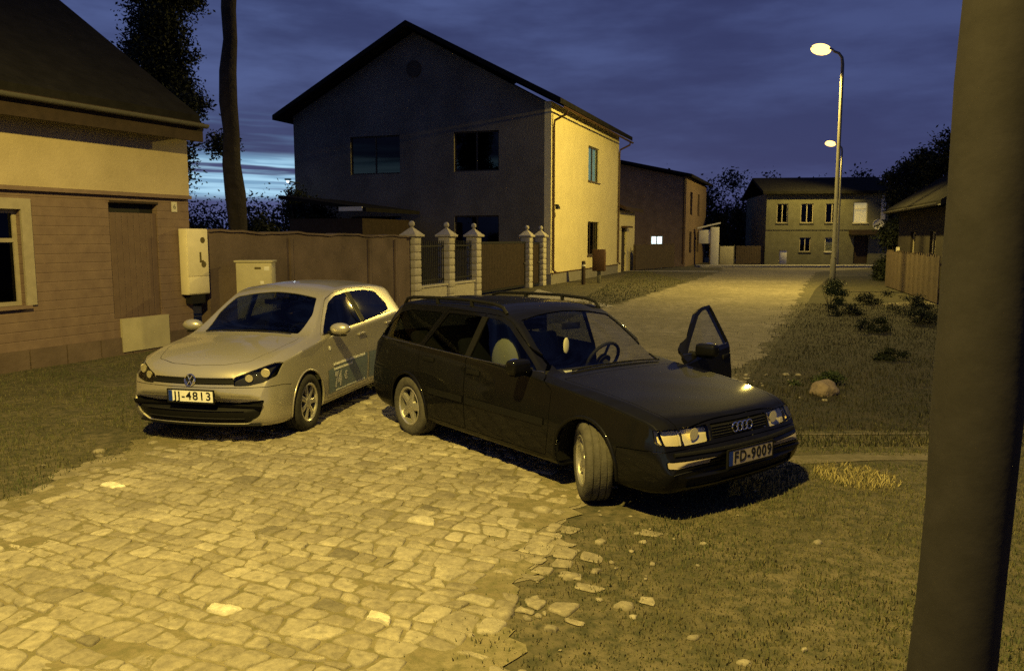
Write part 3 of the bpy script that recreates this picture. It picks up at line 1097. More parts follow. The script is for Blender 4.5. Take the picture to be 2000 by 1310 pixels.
def tree(name, label, loc, h, crown_r, trunk_r, base_h, leaves, leaf=.10, group=None, limbs=6, leaf_from=0.0, column=False):
    root = empty(name, loc, 0, label, 'tree', group)
    m = MB()
    N_ = 10
    N_ = 22
    pts = [(.10 * math.sin(i * .7) * (i / N_) ** .5 + .035 * math.sin(i * 2.3), .10 * math.cos(i * .6) * (i / N_), h * .93 * i / N_) for i in range(N_ + 1)]
    m.tube(pts, [trunk_r * (1.35 if i == 0 else 1.08 if i == 1 else (1 - .82 * (i / N_) ** 1.2) * (1 + .10 * math.sin(i * 1.9))) for i in range(N_ + 1)], 12)
    cl = []
    for k in range(limbs):
        t = base_h + (h * .80 - base_h) * (k + .3) / limbs
        a = k * 2.4 + rng.random(); L_ = crown_r * rng.uniform(.6, 1.0) * (1.05 - .45 * (k / limbs))
        st = Vector((.12 * math.sin(t / h * 11), 0, t))
        en = st + Vector((math.cos(a) * L_, math.sin(a) * L_, L_ * rng.uniform(.35, .8)))
        md = (st + en) / 2 + Vector((0, 0, .12 * L_))
        r0 = trunk_r * .38 * (1 - t / h * .6)
        m.tube([st, md, en], [r0, r0 * .6, r0 * .2], 7)
        for q in range(3):
            c = md.lerp(en, .2 + .45 * q) + Vector(rng.normal(0, .16, 3) * crown_r)
            rr = crown_r * rng.uniform(.22, .40)
            cl.append(((c.x, c.y, c.z), (rr, rr, rr * rng.uniform(.6, .9))))
    for q in range(4):
        c = (rng.normal(0, .3) * crown_r, rng.normal(0, .3) * crown_r, h * rng.uniform(.75, 1.0))
        rr = crown_r * rng.uniform(.25, .42); cl.append((c, (rr, rr, rr * .8)))
    if column:
        for q in range(16):
            z = base_h + (h - base_h) * q / 16
            cl.append(((rng.normal(0, .10) * crown_r, rng.normal(0, .15) * crown_r, z), (crown_r * .62, crown_r * .62, (h - base_h) * .07)))
    cl = [c for c in cl if c[0][2] - c[1][2] > leaf_from]
    m.build('trunk', MATS['bark'], root, 60)
    me = leaf_cloud(cl, leaves, leaf)
    mesh_obj('crown', me, MATS['tree_leaf'], root, 0)
    return root


def bush(name, label, loc, rx, ry, h, leaves, leaf=.06, group=None, material='tree_leaf', cat='bush'):
    root = empty(name, loc, 0, label, cat, group)
    cl = []
    n = max(5, int(6 * max(rx, ry) / max(.3, h * .5)))
    for k in range(n):
        t = rng.uniform(.06, .85)
        cl.append(((rng.uniform(-.8, .8) * rx, rng.uniform(-.7, .7) * ry, h * t), (rx * rng.uniform(.25, .45), ry * rng.uniform(.3, .5), h * rng.uniform(.16, .3))))
    m = MB()
    for k in range(7):
        a = k * .9; m.tube([(0 + .1 * rx * math.cos(a), .1 * ry * math.sin(a), 0), (.35 * rx * math.cos(a), .35 * ry * math.sin(a), h * .45), (.5 * rx * math.cos(a), .5 * ry * math.sin(a), h * .75)], [.011 * h, .008 * h, .003 * h], 6)
    m.build('stems', MATS['bark'], root)
    mesh_obj('foliage', leaf_cloud(cl, leaves, leaf), MATS[material], root, 0)
    return root
# ------------------------------------------------------------------ buildings
wave_siding('door_boards', (.15, .105, .088), (.12, .082, .07), .12, 0)
wave_siding('brown_boards', (.21, .150, .125), (.155, .108, .094), .145)
mat('yellow_plaster', (.72, .63, .36), .9, noise=(1.2, .14), bump=(40, .3, .006))
mat('ochre_plaster', (.50, .42, .29), .92, noise=(.8, .30), bump=(22, .5, .012), cols=(.36, .30, .20))
mat('grey_render', (.18, .162, .14), .95, noise=(.55, .42), bump=(18, .5, .01))
mat('dark_roof', (.020, .019, .019), .95, spec=.04, noise=(3, .4), bump=(9, .8, .03))
mat('roof_red', (.055, .032, .026), .9, noise=(3, .4), bump=(9, .8, .03))
mat('plinth_grey', (.26, .24, .21), .9, noise=(3, .25), bump=(20, .5, .01))
mat('brown_metal', (.085, .045, .022), .5, noise=(6, .3))
mat('dark_wood', (.045, .030, .022), .8, noise=(5, .4), bump=(12, .5, .01))
mat('brown_brick', (.24, .17, .125), .95, noise=(2.0, .35), bump=(26, .6, .01))
mat('wall_brown', (.16, .118, .10), .95, noise=(1.1, .45), bump=(14, .7, .014))
mat('pale_block', (.50, .46, .38), .9, noise=(9, .25), bump=(30, .7, .012))
mat('window_frame', (.36, .32, .25), .6, noise=(8, .2))
mat('white_frame', (.60, .57, .50), .6, noise=(8, .15))
mat('dark_frame', (.055, .040, .026), .55)
mat('curtain', (.40, .38, .33), .95, bump=(30, .6, .03))
mat('cream_metal', (.78, .71, .50), .55, noise=(5, .14))
mat('cabinet_beige', (.46, .42, .29), .6, noise=(4, .18))
mat('sticker_dark', (.10, .08, .03), .7)
mat('white_paint', (.74, .72, .66), .6, noise=(5, .15))
mat('stone_grey', (.145, .140, .105), .95, noise=(2.0, .3), bump=(12, .7, .02))
mat('pole_wood', (.021, .019, .023), .9, noise=(7, .35), bump=(24, .4, .004))
mat('steel_grey', (.15, .145, .135), .6, metal=.3, noise=(8, .2))
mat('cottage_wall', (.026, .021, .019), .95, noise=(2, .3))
mat('lamp_body', (.20, .20, .19), .5, metal=.4)
mat('rock', (.24, .19, .155), .95, noise=(7, .35), bump=(9, .9, .05))
mat('fence_wood', (.105, .078, .058), .92, noise=(6, .4), bump=(16, .6, .01))
emit_mat('lit_room', (.50, .80, .58), .55)
emit_mat('lit_blind', (1.0, .78, .36), .55)
emit_mat('lit_white', (.80, .95, 1.0), 2.6)
emit_mat('lamp_bowl', (1.0, .60, .15), 3.4)
emit_mat('bulb_white', (.8, .95, 1.0), 45.0)


def wall(mb, L_, H, holes, t, fn, u0=0.0, v0=0.0):
    """wall of length L_ and height H with rectangular holes (u0,u1,v0,v1); fn maps (along, up, inward) to local xyz"""
    us = sorted({u0, L_} | {h[0] for h in holes} | {h[1] for h in holes}); vs = sorted({v0, H} | {h[2] for h in holes} | {h[3] for h in holes})
    nu, nv = len(us) - 1, len(vs) - 1
    solid = [[not any(h[0] - 1e-6 <= us[i] and us[i + 1] <= h[1] + 1e-6 and h[2] - 1e-6 <= vs[j] and vs[j + 1] <= h[3] + 1e-6 for h in holes) for j in range(nv)] for i in range(nu)]
    S = lambda i, j: 0 <= i < nu and 0 <= j < nv and solid[i][j]
    def q(*pts): mb.add([fn(*p) for p in pts], [(0, 1, 2, 3)])
    for i in range(nu):
        for j in range(nv):
            if not S(i, j): continue
            a, b, c, d = us[i], us[i + 1], vs[j], vs[j + 1]
            q((a, c, 0), (b, c, 0), (b, d, 0), (a, d, 0)); q((a, c, t), (a, d, t), (b, d, t), (b, c, t))
            if not S(i - 1, j): q((a, c, 0), (a, d, 0), (a, d, t), (a, c, t))
            if not S(i + 1, j): q((b, c, 0), (b, c, t), (b, d, t), (b, d, 0))
            if not S(i, j - 1): q((a, c, 0), (a, c, t), (b, c, t), (b, c, 0))
            if not S(i, j + 1): q((a, d, 0), (b, d, 0), (b, d, t), (a, d, t))
    return mb


def fbox(mb, fn, u0, u1, v0, v1, d0, d1):
    """box in wall coordinates"""
    vs = [fn(u, v, d) for u in (u0, u1) for v in (v0, v1) for d in (d0, d1)]
    fs = [(0, 1, 3, 2), (4, 6, 7, 5), (0, 4, 5, 1), (2, 3, 7, 6), (0, 2, 6, 4), (1, 5, 7, 3)]
    return mb.add(vs, fs)


def window(root, hole, fn, fmat, pane='house_glass', back=None, bars=(1, 0), sill=None, casing=None, depth=.12, label=None):
    """frame set into the hole, with its pane, sill and what shows behind"""
    u0, u1, v0, v1 = hole
    m = MB(); w = .06
    for a in ((u0, u0 + w, v0, v1), (u1 - w, u1, v0, v1), (u0 + w, u1 - w, v0, v0 + w), (u0 + w, u1 - w, v1 - w, v1)):
        fbox(m, fn, *a, depth - .03, depth + .04)
    for k in range(bars[0]):
        c = u0 + (u1 - u0) * (k + 1) / (bars[0] + 1); fbox(m, fn, c - .035, c + .035, v0 + w, v1 - w, depth - .027, depth + .037)
    for k in range(bars[1]):
        c = v0 + (v1 - v0) * .68; fbox(m, fn, u0 + w, u1 - w, c - .03, c + .03, depth - .024, depth + .034)
    f = m.build('window', MATS[fmat], root, 30)
    if label: f['label'] = label
    fbox(MB(), fn, u0 + w, u1 - w, v0 + w, v1 - w, depth, depth + .008).build('pane', MATS[pane], f, 0)
    if back: fbox(MB(), fn, u0 + .02, u1 - .02, v0 + .02, v1 - .02, depth + .10, depth + .12).build('curtain' if 'lit' not in back else 'lit_blind', MATS[back], f, 0)
    if sill: fbox(MB(), fn, u0 - .06, u1 + .06, v0 - .05, v0, -.07, .02).build('sill', MATS[sill], f, 0)
    if casing:
        c = MB(); g = .16
        for a in ((u0 - g, u0, v0, v1 + g), (u1, u1 + g, v0, v1 + g), (u0, u1, v1, v1 + g)):
            fbox(c, fn, *a, -.04, .0)
        c.build('casing', MATS[casing], f, 0)
    return f


def roof_prism(root, L0, L1, W, eave, ridge, over, th, material, y0=0.0, name='roof'):
    """ridge roof along local x, sloping to y0 and W, with its eaves over the walls"""
    mid = (y0 + W) / 2; sl = (ridge - eave) / (mid - y0)
    a = [(y0 - over, eave - over * sl), (mid, ridge), (W + over, eave - over * sl)]
    b = [(p, q + th) for p, q in a]
    return MB().prism([a[0], a[1], a[2], b[2], b[1], b[0]], L0, L1, 'x').build(name, material, root, 30)


def gutter(root, x0, x1, y, z, material, r=.07):
    m = MB(); pts = [(r * math.cos(math.pi + math.pi * k / 6), r * math.sin(math.pi + math.pi * k / 6)) for k in range(7)]
    inn = [((r - .008) * c / r, (r - .008) * s_ / r) for c, s_ in pts[::-1]]
    m.prism([(y + c, z + s_) for c, s_ in pts + inn], x0, x1, 'x')
    return m.build('gutter', material, root, 40)


# --- yellow house with the dark gable
C0 = (1.64, 34.5)
SH = R(69.7)
yh = empty('gabled_house', (*C0, 0), SH, 'two storey house with dark gable end and lamplit yellow side wall', 'house')
Ls, Wd, EV, AP = 12.6, 12.7, 7.62, 10.9
sidefn = lambda u, v, d: (u, d, v)
gabfn = lambda u, v, d: (d, u, v)
sw = [(6.0, 8.15, 4.75, 6.45), (6.0, 8.3, 1.12, 2.78)]
gw = [(2.35, 4.45, 4.85, 6.55), (7.1, 9.65, 4.85, 6.55), (2.35, 4.45, 1.45, 2.95), (7.1, 9.65, 1.45, 2.95)]
o = wall(MB(), Ls, EV, sw, .3, sidefn, v0=.45).build('side_wall', MATS['yellow_plaster'], yh, 0); o['label'] = 'yellow side wall lit by the street lamp'
wall(MB(), Ls + .02, .45, [], .3, lambda u, v, d: (u - .02, d - .03, v)).build('plinth', MATS['plinth_grey'], yh, 0)
fbox(MB(), sidefn, .0, Ls, .45, .50, -.045, -.001).build('drip_ledge', MATS['brown_metal'], yh, 0)
m = wall(MB(), Wd, EV, gw, .3, gabfn, u0=.302)
m.prism([(.302, EV + .002), (Wd, EV + .002), (Wd / 2, AP)], 0, .3, 'x')
o = m.build('gable_wall', MATS['grey_render'], yh, 0); o['label'] = 'unpainted dark gable wall'
MB().box(.3, Ls, Wd - .3, Wd, 0, EV).build('back_wall', MATS['grey_render'], yh, 0)
m = MB().box(Ls - .3, Ls, .3, Wd - .3, 0, EV); m.prism([(.302, EV), (Wd, EV), (Wd / 2, AP)], Ls - .3, Ls, 'x').build('end_wall', MATS['grey_render'], yh, 0)
roof_prism(yh, -.75, Ls + .6, Wd, EV + .10, AP + .12, .62, .22, MATS['dark_roof'])
window(yh, sw[0], sidefn, 'dark_frame', 'clear_glass', 'lit_room', (1, 0), 'brown_metal', label='lit upper window with pale green glow')
window(yh, sw[1], sidefn, 'dark_frame', 'house_glass', 'curtain', (2, 0), 'brown_metal', label='dark lower window with curtains')
for h in gw: window(yh, h, gabfn, 'dark_frame', 'house_glass', None, (1, 0), None)
MB().lathe([(.36, .0), (.36, .04), (.28, .04), (.28, .0)], 24, Matrix.Translation((-.04, 6.35, 9.35)), 'x', True).lathe([(0, .01), (.28, .01), (.28, .02), (0, .02)], 24, Matrix.Translation((-.04, 6.35, 9.35)), 'x').build('attic_vent', MATS['dark_frame'], yh)
gutter(yh, -.6, Ls + .5, -.66, 7.30, MATS['brown_metal'])
for x in (.16, Ls - .16):
    MB().tube([(x, -.66, 7.22), (x, -.64, 7.10), (x, -.10, 6.85), (x, -.07, 6.6), (x, -.07, .62), (x, -.20, .50)], .05, 8).build('drainpipe', MATS['brown_metal'], yh)
m = MB().box(.42, .50, -.12, 0, 3.32, 3.40).lathe([(.03, .10), (.10, .0), (.11, -.10), (.0, -.11)], 12, Matrix.Translation((.46, -.16, 3.30)))
m.build('wall_lantern', MATS['dark_metal'], yh)
fbox(MB(), sidefn, .40, .62, 2.85, 3.05, -.02, -.002).build('house_number', MATS['sticker_dark'], yh, 0)
# yellow annex at its far end
door_h = [(13.55, 14.9, .0, 2.55)]
o = wall(MB(), 17.2, 3.55, door_h, .3, sidefn, u0=Ls + .05).build('annex_wall', MATS['yellow_plaster'], yh, 0)
MB().prism([(-.45, 3.52), (4.6, 5.7), (4.6, 5.9), (-.45, 3.72)], Ls + .03, 17.6, 'x').build('annex_roof', MATS['roof_red'], yh, 0)
MB().prism([(.3, 0), (4.4, 0), (4.4, 5.5), (.3, 3.65)], 16.9, 17.2, 'x').build('annex_end', MATS['yellow_plaster'], yh, 0)
d = fbox(MB(), sidefn, 13.6, 14.85, .0, 2.5, .10, .16).build('door', MATS['dark_wood'], yh, 0)
fbox(MB(), sidefn, 14.68, 14.74, .98, 1.12, .03, .099).build('door_handle', MATS['steel_grey'], d, 0)
fbox(MB(), sidefn, 13.4, 15.05, 2.56, 2.66, -.35, .05).build('door_canopy', MATS['brown_metal'], yh, 0)

# dark lean-to and porch slab on the garden side of the gable
sh = empty('garden_shed', (-5.9, 32.2, 0), SH, 'low dark garden shed with a pale roof edge behind the brown wall', 'shed')
MB().box(0, 4.0, 0, 3.4, 0, 2.75).build('shed_wall', MATS['dark_wood'], sh, 0)
MB().prism([(-.35, 3.0), (3.7, 3.55), (3.7, 3.70), (-.35, 3.15)], -.3, 4.3, 'x').build('shed_roof', MATS['dark_roof'], sh, 0)
MB().box(-.34, -.302, -.20, .85, 3.03, 3.19).build('fascia_board', MATS['white_paint'], sh, 0)
fl = empty('wall_floodlight', (-10.25, 37.6, 4.55), 0, 'tiny bright white floodlight at the far edge of the dark gable', 'lamp')
MB().tube([(.35, .4, -.05), (0, 0, 0)], .03, 6).box(-.14, .14, -.06, .06, .05, .12).build('bracket', MATS['dark_metal'], fl)
MB().ball((0, -.03, -.02), .045, 10, (1, .6, .8)).build('bulb', MATS['bulb_white'], fl)

# --- left house, boards below, ochre plaster above
LH = R(90 - 24.7)
P1 = (-6.01, 15.2)
lh = empty('boarded_house', (*P1, 0), LH, 'old low house with brown boards below and ochre plaster above, left of the silver car', 'house')
# local x runs along the street wall away from the camera; wall spans x -14..0, y inward
lfn = lambda u, v, d: (u, d, v)
lw = [(-4.6, -3.26, .98, 2.42)]
w_ = [(-4.6, -3.26, .98, 2.42), (-1.72, -.72, .63, 2.58)]
wall(MB(), 0, 2.76, w_, .3, lfn, u0=-14.0, v0=.0).build('board_wall', MATS['brown_boards'], lh, 0)
wall(MB(), 0.0, 4.2, [], .3, lambda u, v, d: (u, d - .035, v), u0=-14.0, v0=2.763).build('plaster_wall', MATS['ochre_plaster'], lh, 0)
fbox(MB(), lfn, -14, 0.02, 2.70, 2.762, -.075, -.001).build('belt_course', MATS['brown_boards'], lh, 0)
MB().box(-.3, 0, .302, 8.0, 0, 4.2).build('end_wall', MATS['ochre_plaster'], lh, 0)
MB().prism([(.0, 4.2), (8.0, 4.2), (4.0, 6.9)], -.3, -.02, 'x').build('gable', MATS['dark_wood'], lh, 0)
roof_prism(lh, -14.5, .02, 8.0, 4.22, 6.98, .36, .22, MATS['dark_roof'])
MB().box(-14.5, .01, -.43, -.37, 3.72, 4.06).build('eaves_board', MATS['dark_wood'], lh, 0)
MB().box(-14.5, .01, -.365, -.04, 3.83, 3.88).build('soffit', MATS['dark_wood'], lh, 0)
gutter(lh, -14.5, .03, -.51, 4.02, MATS['steel_grey'])
window(lh, lw[0], lfn, 'window_frame', 'house_glass', 'curtain', (1, 1), 'brown_boards', 'window_frame')
fbox(MB(), lfn, -1.715, -.725, .635, 2.42, .035, .07).build('boarded_door', MATS['door_boards'], lh, 0)
fbox(MB(), lfn, -1.74, -.70, 2.424, 2.60, .12, .16).build('vent_slot', MATS['dark_metal'], lh, 0)
o = fbox(MB(), lfn, -1.70, -.72, 2.585, 2.62, -.03, -.001).build('vent_lintel', MATS['dark_wood'], lh, 0)
fbox(MB(), lfn, -.40, -.28, 2.46, 2.64, -.016, -.001).build('number_plate', MATS['white_frame'], lh, 0)
me = text_mesh('6', .12, .001)
for v in me.vertices: v.co = Vector((-.34 + v.co.x, -.0175 - abs(v.co.z), 2.55 + v.co.y))
mesh_obj('house_number', me, MATS['sticker_dark'], lh, 0)
fbox(MB(), lfn, -1.62, -.62, .05, .62, -.05, -.001).build('plinth_panel', MATS['cabinet_beige'], lh, 0)
m = MB()
for u in np.arange(-13.8, -.1, .62): fbox(m, lfn, u, u + .60, .0, .30, -.028, -.001)
m.build('plinth', MATS['wall_brown'], lh, 0)

mb_ = empty('meter_box', (*P1, 0), LH, 'tall cream electricity meter box fixed at the corner of the boarded house', 'meter box')
m = MB().rbox(-.30, .22, -.22, -.032, .95, 2.16, .015)
m.build('box_body', MATS['cream_metal'], mb_)
dd = MB().rbox(-.285, .205, -.232, -.221, 1.29, 2.13, .004).build('box_door', MATS['cream_metal'], mb_)
MB().rbox(-.285, .205, -.232, -.221, .97, 1.275, .004).build('lower_panel', MATS['cream_metal'], mb_)
for x, z, r in ((.08, 1.95, .058), (.085, 1.50, .060)):
    MB().lathe([(0, -.2335), (r, -.2335), (r, -.2322), (0, -.2322)], 14, Matrix.Translation((x, 0, z)), 'y').build('warning_sticker', MATS['sticker_dark'], dd)
MB().prism([(-.01, 1.73), (.035, 1.73), (.035, 1.58), (.09, 1.58), (.09, 1.535), (-.01, 1.535)], -.2345, -.2322, 'y').build('warning_sticker', MATS['sticker_dark'], dd, 0)
MB().box(-.20, .12, -.20, -.034, .78, .949).build('cable_cover', MATS['dark_metal'], mb_)

uc = empty('utility_cabinet', (-5.02, 15.9, 0), R(4), 'square beige utility cabinet against the brown wall behind the silver car', 'cabinet')
MB().rbox(-.34, .34, -.18, .18, .0, 1.52, .012).build('cabinet_body', MATS['cabinet_beige'], uc)
cd = MB().rbox(-.325, .325, -.192, -.181, .06, 1.46, .004).build('cabinet_door', MATS['cabinet_beige'], uc)
MB().rbox(.02, .14, -.199, -.1925, 1.39, 1.43, .002).build('lock', MATS['sticker_dark'], cd)
MB().rbox(.20, .30, -.196, -.1922, 1.36, 1.44, .001).build('label_plate', MATS['white_paint'], cd)
MB().rbox(.12, .19, -.196, -.1922, 1.10, 1.16, .001).build('label_plate', MATS['white_paint'], cd)
MB().rbox(-.37, .37, -.21, .20, 1.521, 1.56, .01).build('cabinet_lid', MATS['cabinet_beige'], uc)

# --- brown wall between the houses, gate pillars and railings
W0, W1 = Vector((-5.90, 15.55)), Vector((-3.02, 23.35))
dv = (W1 - W0); wl = dv.length; wa = math.atan2(dv.y, dv.x)
bw = empty('boundary_wall', (W0.x, W0.y, 0), wa, 'long brown rendered wall between the boarded house and the pillars', 'wall')
m = MB(); n = 26
top = [2.10 + .018 * math.sin(i * .9) + .012 * math.sin(i * 2.3) - .10 * (i / n) for i in range(n + 1)]
m.prism([(0, 0), (wl, 0)] + [(wl * i / n, top[i]) for i in range(n, -1, -1)], -.11, .11, 'y')
m.build('wall_body', MATS['wall_brown'], bw, 0)
m = MB()
for i in range(n):
    a, b = wl * i / n + .006, wl * (i + 1) / n - .006
    m.add([(a, y, top[i] + z) for y in (-.15, .15) for z in (.002, .045)] + [(b, y, top[i + 1] + z) for y in (-.15, .15) for z in (.002, .045)], [(0, 1, 3, 2), (4, 6, 7, 5), (0, 4, 5, 1), (2, 3, 7, 6), (0, 2, 6, 4), (1, 5, 7, 3)])
m.build('wall_coping', MATS['wall_brown'], bw, 0)
for u in (2.6, 6.0, 7.4):
    MB().box(u - .05, u + .05, -.16, -.111, 0, 2.02 - .01 * u).build('wall_pier', MATS['wall_brown'], bw, 0)


def pillar(x, y, rz, label, w=.36, h=2.02):
    root = empty('gate_pillar', (x, y, 0), rz, label, 'pillar', 'pale block pillars with ball caps')
    m = MB(); n = 9; z = 0; bh = h / n
    for i in range(n): m.rbox(-w / 2, w / 2, -w / 2, w / 2, z + i * bh + .006, z + (i + 1) * bh - .006, .03, seg=2)
    m.box(-w / 2 + .04, w / 2 - .04, -w / 2 + .04, w / 2 - .04, 0, h)
    m.build('shaft', MATS['pale_block'], root)
    c = MB().rbox(-w * .68, w * .68, -w * .68, w * .68, h + .002, h + .07, .012)
    c.add([(-w * .62, -w * .62, h + .071), (w * .62, -w * .62, h + .071), (w * .62, w * .62, h + .071), (-w * .62, w * .62, h + .071), (0, 0, h + .30)], [(0, 1, 4), (1, 2, 4), (2, 3, 4), (3, 0, 4), (3, 2, 1, 0)])
    c.build('cap', MATS['pale_block'], root, 20)
    MB().lathe([(.05, h + .24), (.055, h + .27), (.045, h + .285)], 14).ball((0, 0, h + .37), .088, 16).build('ball', MATS['pale_block'], root)
    return root


GA, GB = Vector((-2.83, 23.75)), Vector((1.02, 33.3))
gd = (GB - GA).normalized(); ga = math.atan2(gd.y, gd.x)


def on_line(px):
    k = (px - 1000) / FPX                                  # where the fence line crosses that column of the photo
    t = (GA.x - k * GA.y) / (k * gd.y - gd.x)
    return GA + gd * t


PIL = []
for px, txt in ((806, 'pale block pillar with ball cap at the end of the brown wall'), (873, 'pale block pillar with ball cap, middle one of the three left of the gateway'),
                (926, 'pale block pillar with ball cap on the left side of the dark gate'), (1029, 'pale block pillar with ball cap on the right side of the dark gate'), (1056, 'last pale pillar with ball cap, beside the yellow house corner')):
    p = on_line(px); PIL.append(p); pillar(p.x, p.y, ga, txt, .40 if px < 1000 else .38)


def railing(a, b, label):
    L_ = (b - a).length - .44
    root = empty('railing_fence', (a.x + gd.x * .22, a.y + gd.y * .22, 0), ga, label, 'fence', 'railing bays between the pillars')
    MB().box(0, L_, -.12, .12, 0, .52).build('dwarf_wall', MATS['pale_block'], root, 0)
    MB().box(0, L_, -.16, .16, .522, .58).build('coping', MATS['pale_block'], root, 0)
    m = MB()
    for z in (.70, 1.72): m.box(0, L_, -.02, .02, z, z + .04)
    k = int(L_ / .12)
    for i in range(k + 1):
        x = .02 + (L_ - .04) * i / k; m.box(x - .010, x + .010, -.012, .012, .582, 1.90)
    m.build('railing', MATS['dark_metal'], root, 0)


railing(PIL[0], PIL[1], 'dark railing on a pale dwarf wall, next to the brown wall')
railing(PIL[1], PIL[2], 'dark railing on a pale dwarf wall, next to the dark gate')


def gate(a, b, label, name='driveway_gate', h=1.85):
    L_ = (b - a).length - .46
    root = empty(name, (a.x + gd.x * .23, a.y + gd.y * .23, 0), ga, label, 'gate')
    m = MB()
    for x0, x1, z0, z1 in ((0, .07, .08, h), (L_ - .07, L_, .08, h), (.07, L_ - .07, .08, .15), (.07, L_ - .07, h - .07, h)): m.box(x0, x1, -.03, .03, z0, z1)
    m.build('gate_frame', MATS['dark_metal'], root, 0)
    m = MB(); k = max(3, int((L_ - .16) / .14))
    for i in range(k):
        x = .08 + (L_ - .16) * i / k; m.box(x + .006, x + (L_ - .16) / k - .006, -.012, .012, .155, h - .075)
    m.build('gate_boards', MATS['dark_wood'], root, 0)
    MB().box(L_ - .20, L_ - .10, -.07, -.031, .98, 1.02).build('handle', MATS['steel_grey'], root, 0)


gate(PIL[2], PIL[3], 'wide dark boarded driveway gate between two pale pillars')
gate(PIL[3], PIL[4], 'narrow dark garden gate between the two right hand pillars', 'garden_gate', 1.8)

# --- posts by the yellow wall
pp = on_line(1094)
bo = empty('bollard_post', (3.05, 34.6, 0), 0, 'short dark post in the grass before the yellow wall', 'post')
MB().lathe([(.09, 0), (.085, .95), (.07, 1.0), (0, 1.02)], 14).build('shaft', MATS['dark_wood'], bo)
MB().lathe([(.093, .78), (.093, .86), (.0875, .86), (.0875, .78)], 14, close=True).build('band', MATS['white_frame'], bo)
up = empty('utility_pedestal', (3.85, 35.9, 0), SH - R(90), 'narrow brown meter pedestal standing close to the yellow wall', 'meter box')
MB().rbox(-.07, .07, -.07, .07, 0, .52, .01).build('stand', MATS['stone_grey'], up)
MB().rbox(-.28, .28, -.13, .13, .522, 1.48, .02).build('box_body', MATS['brown_metal'], up)
MB().rbox(-.25, .25, -.142, -.131, .56, 1.44, .004).build('box_door', MATS['brown_metal'], up)

# --- brown brick house farther along
bh = empty('brick_house', (11.9, 56.0, 0), SH, 'dark reddish brown two storey house behind the plank fence', 'house')
bgw = [(1.55, 2.4, 1.5, 2.12)]
m = wall(MB(), 11.5, 6.1, bgw, .3, gabfn, u0=.302); m.prism([(.302, 6.102), (11.5, 6.102), (5.75, 7.35)], 0, .3, 'x'); m.build('gable_wall', MATS['brown_brick'], bh, 0)
bsw = [(2.0, 3.1, 3.6, 5.2), (6.0, 7.1, 3.6, 5.2), (2.0, 3.1, .9, 2.4), (6.0, 7.1, .9, 2.4)]
wall(MB(), 11, 6.1, bsw, .3, sidefn).build('side_wall', MATS['brown_brick'], bh, 0)
MB().box(10.7, 11, .3, 11.5, 0, 6.1).box(.3, 10.7, 11.2, 11.5, 0, 6.1).build('back_wall', MATS['brown_brick'], bh, 0)
roof_prism(bh, -.4, 11.4, 11.5, 6.15, 7.42, .4, .2, MATS['dark_roof'])
MB().box(3.5, 4.3, 6.0, 6.7, 6.6, 7.7).build('chimney', MATS['brown_brick'], bh, 0)
for h in bsw: window(bh, h, sidefn, 'dark_frame', 'house_glass', None, (1, 0), None)
window(bh, bgw[0], gabfn, 'white_frame', 'clear_glass', 'lit_white', (1, 0), None, label='small window lit bright white')
MB().tube([(-.08, .12, 6.0), (-.08, .12, .2)], .06, 8).build('drainpipe', MATS['brown_metal'], bh)
pf = empty('plank_fence', (7.45, 48.9, 0), R(58), 'brown weathered plank fence before the reddish house', 'fence')
m = MB()
for i in range(46):
    m.box(i * .14, i * .14 + .125, -.012 + .004 * math.sin(i * 7), .012 + .004 * math.sin(i * 7), .05, 1.55 + .05 * math.sin(i * 3.1))
m.build('planks', MATS['fence_wood'], pf, 0)
m = MB()
for z in (.35, 1.2): m.box(0, 6.44, .02, .07, z, z + .09)
m.build('rails', MATS['fence_wood'], pf, 0)
for i in range(5): MB().box(i * 1.58, i * 1.58 + .10, .072, .17, 0, 1.6).build('post', MATS['fence_wood'], pf, 0)

# --- pale gateway, side wall and fence beyond it
gt = empty('gateway_pillar', (14.9, 60.0, 0), R(-4), 'tall pale rendered gateway pillar with a box at its side, far down the street', 'pillar')
MB().rbox(-.30, .30, -.28, .28, 0, 2.75, .02).build('shaft', MATS['white_paint'], gt)
MB().rbox(-1.15, -.302, -.20, .20, 1.55, 2.55, .02).build('side_box', MATS['white_paint'], gt)
MB().prism([(-1.3, 2.62), (.36, 3.0), (.36, 3.1), (-1.3, 2.72)], -.36, .36, 'y').build('sloping_cap', MATS['white_paint'], gt, 0)
gs = empty('low_screen', (15.9, 60.6, 0), R(-4), 'low pale screen panel beside the gateway pillar', 'panel')
MB().rbox(-.40, .62, -.06, .06, 0, 1.35, .01).build('panel', MATS['cabinet_beige'], gs)
for x in (-.45, .625): MB().box(x, x + .045, -.08, .08, 0, 1.45).build('post', MATS['stone_grey'], gs, 0)
yf = empty('yard_fence', (16.75, 60.8, 0), R(-6), 'low brown yard fence left of the grey house at the end', 'fence')
m = MB()
for i in range(22): m.box(i * .125, i * .125 + .112, -.012, .012, .05, 1.38 + .02 * math.sin(i * 2.2))
m.build('planks', MATS['fence_wood'], yf, 0)
MB().box(0, 2.75, .014, .06, .4, .48).box(0, 2.75, .014, .06, 1.05, 1.13).build('rails', MATS['fence_wood'], yf, 0)

